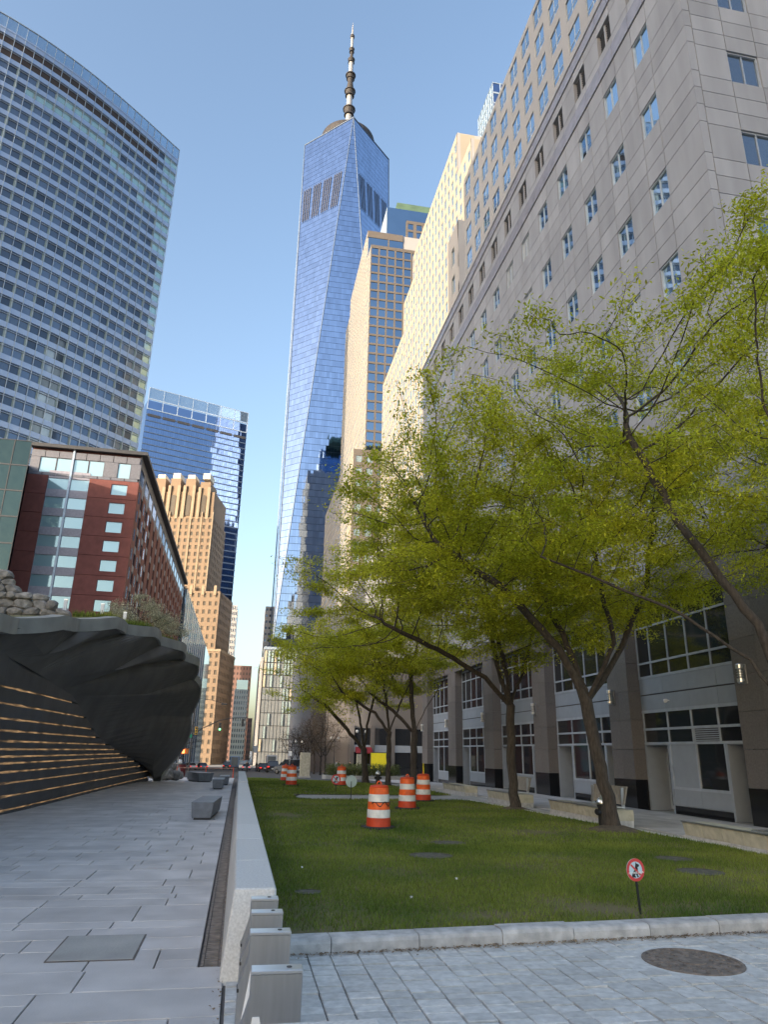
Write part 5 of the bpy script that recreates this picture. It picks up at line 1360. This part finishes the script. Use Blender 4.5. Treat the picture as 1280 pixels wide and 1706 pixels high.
stone_bench(18.3, 22.3, 'stone bench wall behind the leaning tree and hydrant')
stone_bench(25.0, 28.2, 'stone bench wall behind the middle tree trunk')
stone_bench(31.2, 34.6, 'furthest stone bench wall, right of the yellow-stick drum', False)
# soil patches round trunks
for (x, y, lb) in [(8.72, 16.64, 'bare soil patch at the foot of the leaning tree'), (8.66, 22.9, 'bare soil patch at the foot of the middle tree'), (8.95, 38.0, 'bare soil patch at the foot of the dark further tree')]:
    o = MB().lathe([(.0, .0), (.75, .0), (.6, .03), (.25, .12), (0, .14)], 20, (x, y, G(y)+(.07 if lb.endswith('leaning tree') else .03))).build('soil_patch', 'soil', smooth=True); tag(o, lb, 'soil', 'soil patches round tree trunks')

# ================================================================ street furniture and traffic
def planter():
    t = thing('hedge_bed', 'low clipped hedge bed behind the far lawn', 'hedge', (10.8, 66, G(66)))
    local(MB().box(-3.3, 3.6, -1.2, 1.6, -.2, .25), 'kerb', 'concrete', t)
    n = 9000; r_ = np.random.default_rng(8); c = np.c_[r_.uniform(-3.1, 3.4, n), r_.uniform(-1, 1.4, n), .2+r_.random(n)**.7*(.8+.25*np.sin(r_.random(n)*6))]
    a = r_.random(n)*6.3; s_ = .09
    V = np.zeros((n, 3, 3)); V[:, 0] = c; V[:, 1] = c+np.c_[np.cos(a), np.sin(a), r_.normal(0, .5, n)]*s_; V[:, 2] = c+np.c_[np.cos(a+1.2), np.sin(a+1.2), r_.normal(.3, .6, n)]*s_
    trimesh('hedge_foliage', V.reshape(-1, 3), 'leaf_hedge', t)['kind'] = 'stuff'
planter()
for i, (x, y, lb) in enumerate([(6.3, 72, 'tall pale stone totem left of the hedge bed'), (12.4, 76, 'pale stone totem right of the hedge bed')]):
    t = thing('stone_totem', lb, 'totem', (x, y, G(y)), 0, 'pale stone totems'); local(MB().box(-.48, .48, -.25, .25, 0, 2.2), 'slab', 'bench_stone', t, bevel=.03); local(MB().box(-.55, .55, -.3, .3, -.1, .08), 'foot', 'concrete', t)
def car(name, label, loc, rz, paint, kind='car', first=None):
    t = thing(name, label, 'car' if kind != 'truck' else 'truck', loc, rz, 'vehicles on the street')
    L_, W_, H_ = {'car': (4.5, 1.8, 1.45), 'suv': (4.8, 1.95, 1.78), 'truck': (7.5, 2.4, 3.3)}[kind]; hw = W_/2
    if kind == 'truck':
        local(MB().box(-hw, hw, 0, 5.2, .7, H_), 'cargo_box', paint, t, bevel=.05); local(MB().extr([(5.3, .5), (7.4, .5), (7.4, 1.5), (7.0, 2.5), (5.3, 2.6)], 'x', -hw+.1, hw-.1), 'cab', 'car_white', t, bevel=.05)
        local(MB().box(-hw+.1, hw-.1, -.05, .0, .45, .65), 'bumper', 'dark_frame', t); local(MB().box(-.9, .9, -.02, 0, .9, 3.1), 'rear_door', 'car_grey', t)
    else:
        z0 = .28; zb = H_*.58
        body = [(0, z0+.12), (.02, zb-.1), (.25, zb), (L_*.66, zb+.02), (L_-.35, zb-.12), (L_, zb-.3), (L_, z0+.1), (L_-.2, z0), (.2, z0)]
        local(MB().extr(body, 'x', -hw, hw), 'body', paint, t, bevel=.07)
        r0, r1 = (.25, L_*.58) if kind == 'suv' else (.75, L_*.56)
        V = []; rf = H_; inn = hw-.22
        yb0, yb1, yt0, yt1 = (.08, L_*.70, .35, L_*.55) if kind == 'suv' else (.35, L_*.72, 1.05, L_*.52)
        local(MB().hexa([(-hw+.05, yb0, zb-.03), (hw-.05, yb0, zb-.03), (hw-.05, yb1, zb-.03), (-hw+.05, yb1, zb-.03), (-inn, yt0, rf-.06), (inn, yt0, rf-.06), (inn, yt1, rf-.06), (-inn, yt1, rf-.06)]), 'cabin_glass', 'shop_glass', t)
        local(MB().box(-inn-.02, inn+.02, yt0-.03, yt1+.03, rf-.07, rf), 'roof', paint, t, bevel=.03)
        for s_ in (-1, 1): local(MB().box(s_*hw*.78-.16, s_*hw*.78+.16, -.015, .05, zb-.22, zb-.06), 'tail_light', 'tail_red', t)
        local(MB().box(-.26, .26, -.012, .02, z0+.28, z0+.40), 'number_plate', 'white_paint', t); local(MB().box(-hw+.05, hw-.05, -.03, .1, z0+.05, z0+.2), 'bumper', 'dark_frame', t)
    for y in (.85, L_-.9):
        for s_ in (-1, 1):
            w_ = local(MB().tube([(s_*hw-s_*.2, y, .33), (s_*hw+s_*.005, y, .33)], [.33, .33], 16), 'wheel', 'tyre', t); local(MB().tube([(s_*hw, y, .33), (s_*hw+s_*.012, y, .33)], [.2, .2], 10), 'rim', 'rim', w_)
    return t
def gcar(n, lb, x, y, rz, p, k='car'): return car(n, lb, (x, y, G(y)-.05), rz, p, k)
gcar('suv', 'black sport utility car with red tail lights in the right lane', 5.55, 121, 0, 'car_black', 'suv')
gcar('parked_car', 'dark car just left of and beyond the black one', 4.6, 131, .12, 'car_black')
gcar('white_car', 'white car waiting far down the street beyond the granite wall', 1.9, 172, 0, 'car_white')
gcar('silver_suv', 'pale silver car parked behind the far drums', 7.6, 93, .5, 'car_grey', 'suv')
gcar('parked_car', 'dark parked car half hidden beside the silver one', 6.9, 98, .3, 'car_blue')
gcar('pale_car', 'pale silver car parked at the left kerb', -9.2, 165, .5, 'car_white')
gcar('parked_car', 'blue-grey car parked beside the pale one at the left kerb', -7.2, 170, .3, 'car_grey')
gcar('box_truck', 'pale grey box truck in the middle of the far street', -.9, 205, 0, 'spandrel_white', 'truck')
gcar('pickup', 'dark vehicle crossing in front of the box truck', -2.6, 186, 0, 'car_black', 'suv')
gcar('delivery_van', 'distant white and red van at the right of the street', 7.6, 175, 0, 'car_white', 'truck')
# people (one skinned mesh each)
def person(loc, rz, label, coat, legs, hgt=1.72, stride=.14):
    J = {'pel': (0, 0, .95), 'ch': (0, .01, 1.25), 'nk': (0, 0, 1.47), 'hd': (0, -.01, 1.56), 'ht': (0, -.01, 1.70), 'ls': (-.17, 0, 1.40), 'le': (-.23, .03, 1.13), 'lh': (-.22, -.06, .88), 'rs': (.17, 0, 1.40), 're': (.23, .02, 1.13), 'rh': (.21, -.1, .90),
         'lp': (-.09, 0, .90), 'lk': (-.1, -stride*.5, .5), 'la': (-.1, -stride+.05, .09), 'lt': (-.1, -stride-.12, .04), 'rp': (.09, 0, .90), 'rk': (.1, stride*.3, .5), 'ra': (.1, stride+.05, .09), 'rt': (.1, stride-.12, .04)}
    Rr = {'pel': .15, 'ch': .165, 'nk': .06, 'hd': .095, 'ht': .085, 'ls': .075, 'le': .052, 'lh': .04, 'rs': .075, 're': .052, 'rh': .04, 'lp': .095, 'lk': .065, 'la': .05, 'lt': .04, 'rp': .095, 'rk': .065, 'ra': .05, 'rt': .04}
    ks = list(J); me = bpy.data.meshes.new('body'); me.from_pydata([J[k] for k in ks], [(ks.index(a), ks.index(b)) for a, b in [('pel', 'ch'), ('ch', 'nk'), ('nk', 'hd'), ('hd', 'ht'), ('ch', 'ls'), ('ls', 'le'), ('le', 'lh'), ('ch', 'rs'), ('rs', 're'), ('re', 'rh'), ('pel', 'lp'), ('lp', 'lk'), ('lk', 'la'), ('la', 'lt'), ('pel', 'rp'), ('rp', 'rk'), ('rk', 'ra'), ('ra', 'rt')]], [])
    o = bpy.data.objects.new('person', me); COL.objects.link(o); o.modifiers.new('s', 'SKIN'); sub = o.modifiers.new('u', 'SUBSURF'); sub.levels = sub.render_levels = 2
    for i, k in enumerate(ks): me.skin_vertices[0].data[i].radius = (Rr[k], Rr[k]*(.8 if k in ('ch', 'pel') else 1)); me.skin_vertices[0].data[i].use_root = (k == 'pel')
    dg = bpy.context.evaluated_depsgraph_get(); m2 = bpy.data.meshes.new_from_object(o.evaluated_get(dg)); bpy.data.objects.remove(o)
    for q in ('skin', coat, legs, 'hair', 'black_paint'): m2.materials.append(MATS[q])
    for p in m2.polygons:
        c = p.center; z = c.z; p.use_smooth = True
        p.material_index = 4 if z < .1 else 3 if z > 1.62 or (z > 1.5 and c.y > .02) else 0 if z > 1.47 or (abs(c.x) > .15 and z < .93 and z > .8) else 1 if z > .86 else 2
    o = bpy.data.objects.new('person', m2); COL.objects.link(o); o.location = loc; o.rotation_euler = (0, 0, rz); o.scale = (hgt/1.75,)*3
    return tag(o, label, 'person', 'people on the far sidewalk')
for x, y, rz, lb, c, l in [(13.6, 92, .2, 'person in a dark coat and pale trousers, left of the far group', 'cloth_dark', 'cloth_white'), (15.0, 91, -.2, 'person in dark top and white trousers, centre of the far group', 'cloth_dark', 'cloth_white'), (15.7, 92, 3.0, 'person in blue jacket and white trousers, right of the far group', 'cloth_blue', 'cloth_white'), (12.9, 97, 1.2, 'person in all dark clothes, half hidden behind the hedge', 'cloth_dark', 'cloth_dark'), (-.1+1.5, 118, 0, 'distant person in dark clothes standing by the kerb', 'cloth_dark', 'cloth_dark')]:
    person((x, y, G(y)-.04), rz, lb, c, l)
for x, y, rz, lb, c, l in [(-8.9, 118, .4, 'person in dark coat on the far left sidewalk', 'cloth_dark', 'cloth_blue'), (-5.6, 76, 2.8, 'person in pale top waiting by the crossing signal', 'cloth_white', 'cloth_dark'), (-9.6, 140, 0, 'distant person in blue on the left sidewalk', 'cloth_blue', 'cloth_dark'), (3.4, 140, 3, 'distant person in dark clothes crossing the street', 'cloth_dark', 'cloth_dark'), (11.4, 88, 1, 'person in a pale jacket beside the hedge bed', 'cloth_white', 'cloth_dark')]:
    person((x, y, G(y)-.02), rz, lb, c, l)
# signal mast with long curved arm
def signal_head(t, p, lit, dim=None):
    x, y, z = p
    h = local(MB().box(x-.17, x+.17, y-.14, y+.14, z-.52, z+.52), 'signal_head', 'signal_yellow' if dim is None else 'dark_frame', t, bevel=.03)
    for k, nm in enumerate(('red', 'amber', 'green')):
        m_ = 'signal_'+nm if nm == lit and nm != 'amber' else 'black_paint'
        local(disc(MB(), .12, y-.17, y-.145, 14, x, z+.33-.33*k), 'lens', m_, h)
sm = thing('signal_mast', 'dark street-light mast with long arm and traffic signals over the road', 'traffic light', (-6.4, 104, G(104)))
local(MB().tube([(0, 0, 0), (0, 0, .5), (0, 0, 10.4)], [.2, .13, .08], 10), 'pole', 'dark_frame', sm)
local(MB().tube([(0, 0, 4.6), (1.2, 0, 5.6), (3.4, 0, 6.7), (5.2, 0, 7.1), (7.2, 0, 7.2)], [.07, .065, .06, .05, .05], 8), 'mast_arm', 'dark_frame', sm)
local(MB().tube([(0, 0, 9.6), (2.2, 0, 9.4), (3.8, 0, 9.0)], [.04, .04, .03], 6), 'lamp_arm', 'dark_frame', sm); local(MB().box(3.5, 4.3, -.15, .15, 8.8, 9.0), 'lamp_head', 'dark_frame', sm, bevel=.03)
signal_head(sm, (.5, -.2, 5.3), 'none'); signal_head(sm, (6.6, 0, 6.5), 'none', 1); signal_head(sm, (3.6, 0, 5.9), 'green', 1)
cs = thing('crossing_signal', 'yellow crossing signal with red hand on a grey pole by the memorial', 'traffic light', (-4.75, 62.5, G(62.5)))
local(MB().tube([(0, 0, 0), (0, 0, .1), (0, 0, .75)], [.42, .40, .20], 10), 'concrete_base', 'concrete', cs); local(MB().tube([(0, 0, .7), (0, 0, 3.7)], [.06, .06], 8), 'pole', 'steel', cs)
signal_head(cs, (.27, -.05, 2.75), 'none'); hd_ = local(MB().box(.1, .75, -.2, .1, 1.75, 2.15), 'crossing_head', 'signal_orange', cs, bevel=.02); local(MB().box(.17, .45, -.22, -.2, 1.8, 2.1), 'hand_lamp', 'signal_red', hd_)
gs_ = thing('street_name_sign', 'green street name sign on a pole beyond the memorial', 'street sign', (-5.3, 70, G(70)))
local(MB().tube([(0, 0, 0), (0, 0, 3.7)], [.04, .04], 8), 'pole', 'steel', gs_); local(MB().box(.05, 1.0, -.02, .02, 3.25, 3.55), 'blade', 'green_sign', gs_, bevel=.01)
ws = thing('parking_sign', 'small white sign on a post beside the silver car', 'sign', (5.9, 88, G(88))); local(MB().tube([(0, 0, 0), (0, 0, 2.6)], [.03, .03], 6), 'post', 'steel', ws); local(MB().box(-.2, .2, -.03, -.01, 2.1, 2.6), 'plate', 'white_paint', ws)
ws2 = thing('street_banner', 'white hanging sign at the far end of the street', 'sign', (4.0, 210, G(210))); local(MB().tube([(0, 0, 0), (0, 0, 6.4)], [.07, .06], 6), 'post', 'steel', ws2); local(MB().box(-.1, 1.1, -.05, .0, 4.4, 6.2), 'plate', 'white_paint', ws2)
tr = thing('litter_bin', 'squat brown-red litter bin beside the crossing', 'litter bin', (-4.6, 66, G(66))); local(MB().lathe([(.28, 0), (.33, .5), (.35, .95)], 14), 'basket', 'car_red', tr); local(MB().lathe([(.36, .95), (.36, 1.02), (.2, 1.02), (.2, .95)], 14), 'rim', 'dark_frame', tr)
for i, (x, y, lb) in enumerate([(13.0, 80, 'first twin-globe lamp post on the far right sidewalk'), (12.6, 100, 'second twin-globe lamp post on the far right sidewalk'), (9.2, 118, 'third twin-globe lamp post on the far right sidewalk')]):
    t = thing('lamp_post', lb, 'lamp post', (x, y, G(y)), 0, 'globe lamp posts'); local(MB().tube([(0, 0, 0), (0, 0, 4.4)], [.07, .05], 8), 'post', 'dark_frame', t)
    local(MB().tube([(-.5, 0, 4.5), (-.3, 0, 4.35), (.3, 0, 4.35), (.5, 0, 4.5)], [.03]*4, 6), 'arm', 'dark_frame', t)
    for s_ in (-.5, .5): local(MB().lathe([(0, 4.45), (.12, 4.5), (.18, 4.62), (.12, 4.76), (0, 4.8)], 12, (s_, 0, 0)), 'globe', 'reflective_white', t, smooth=True)
hb = thing('barrier_tape', 'orange tape barrier strung across the far end of the plaza', 'barrier', (-3, 60.5, G(60)))
for x in (-1.6, .6, 2.7): local(MB().tube([(x, 0, 0), (x, 0, .8)], [.04, .025], 8), 'post', 'dark_orange', hb)
local(MB().box(-1.6, 2.7, -.01, .01, .68, .73), 'tape', 'brown_brick', hb)
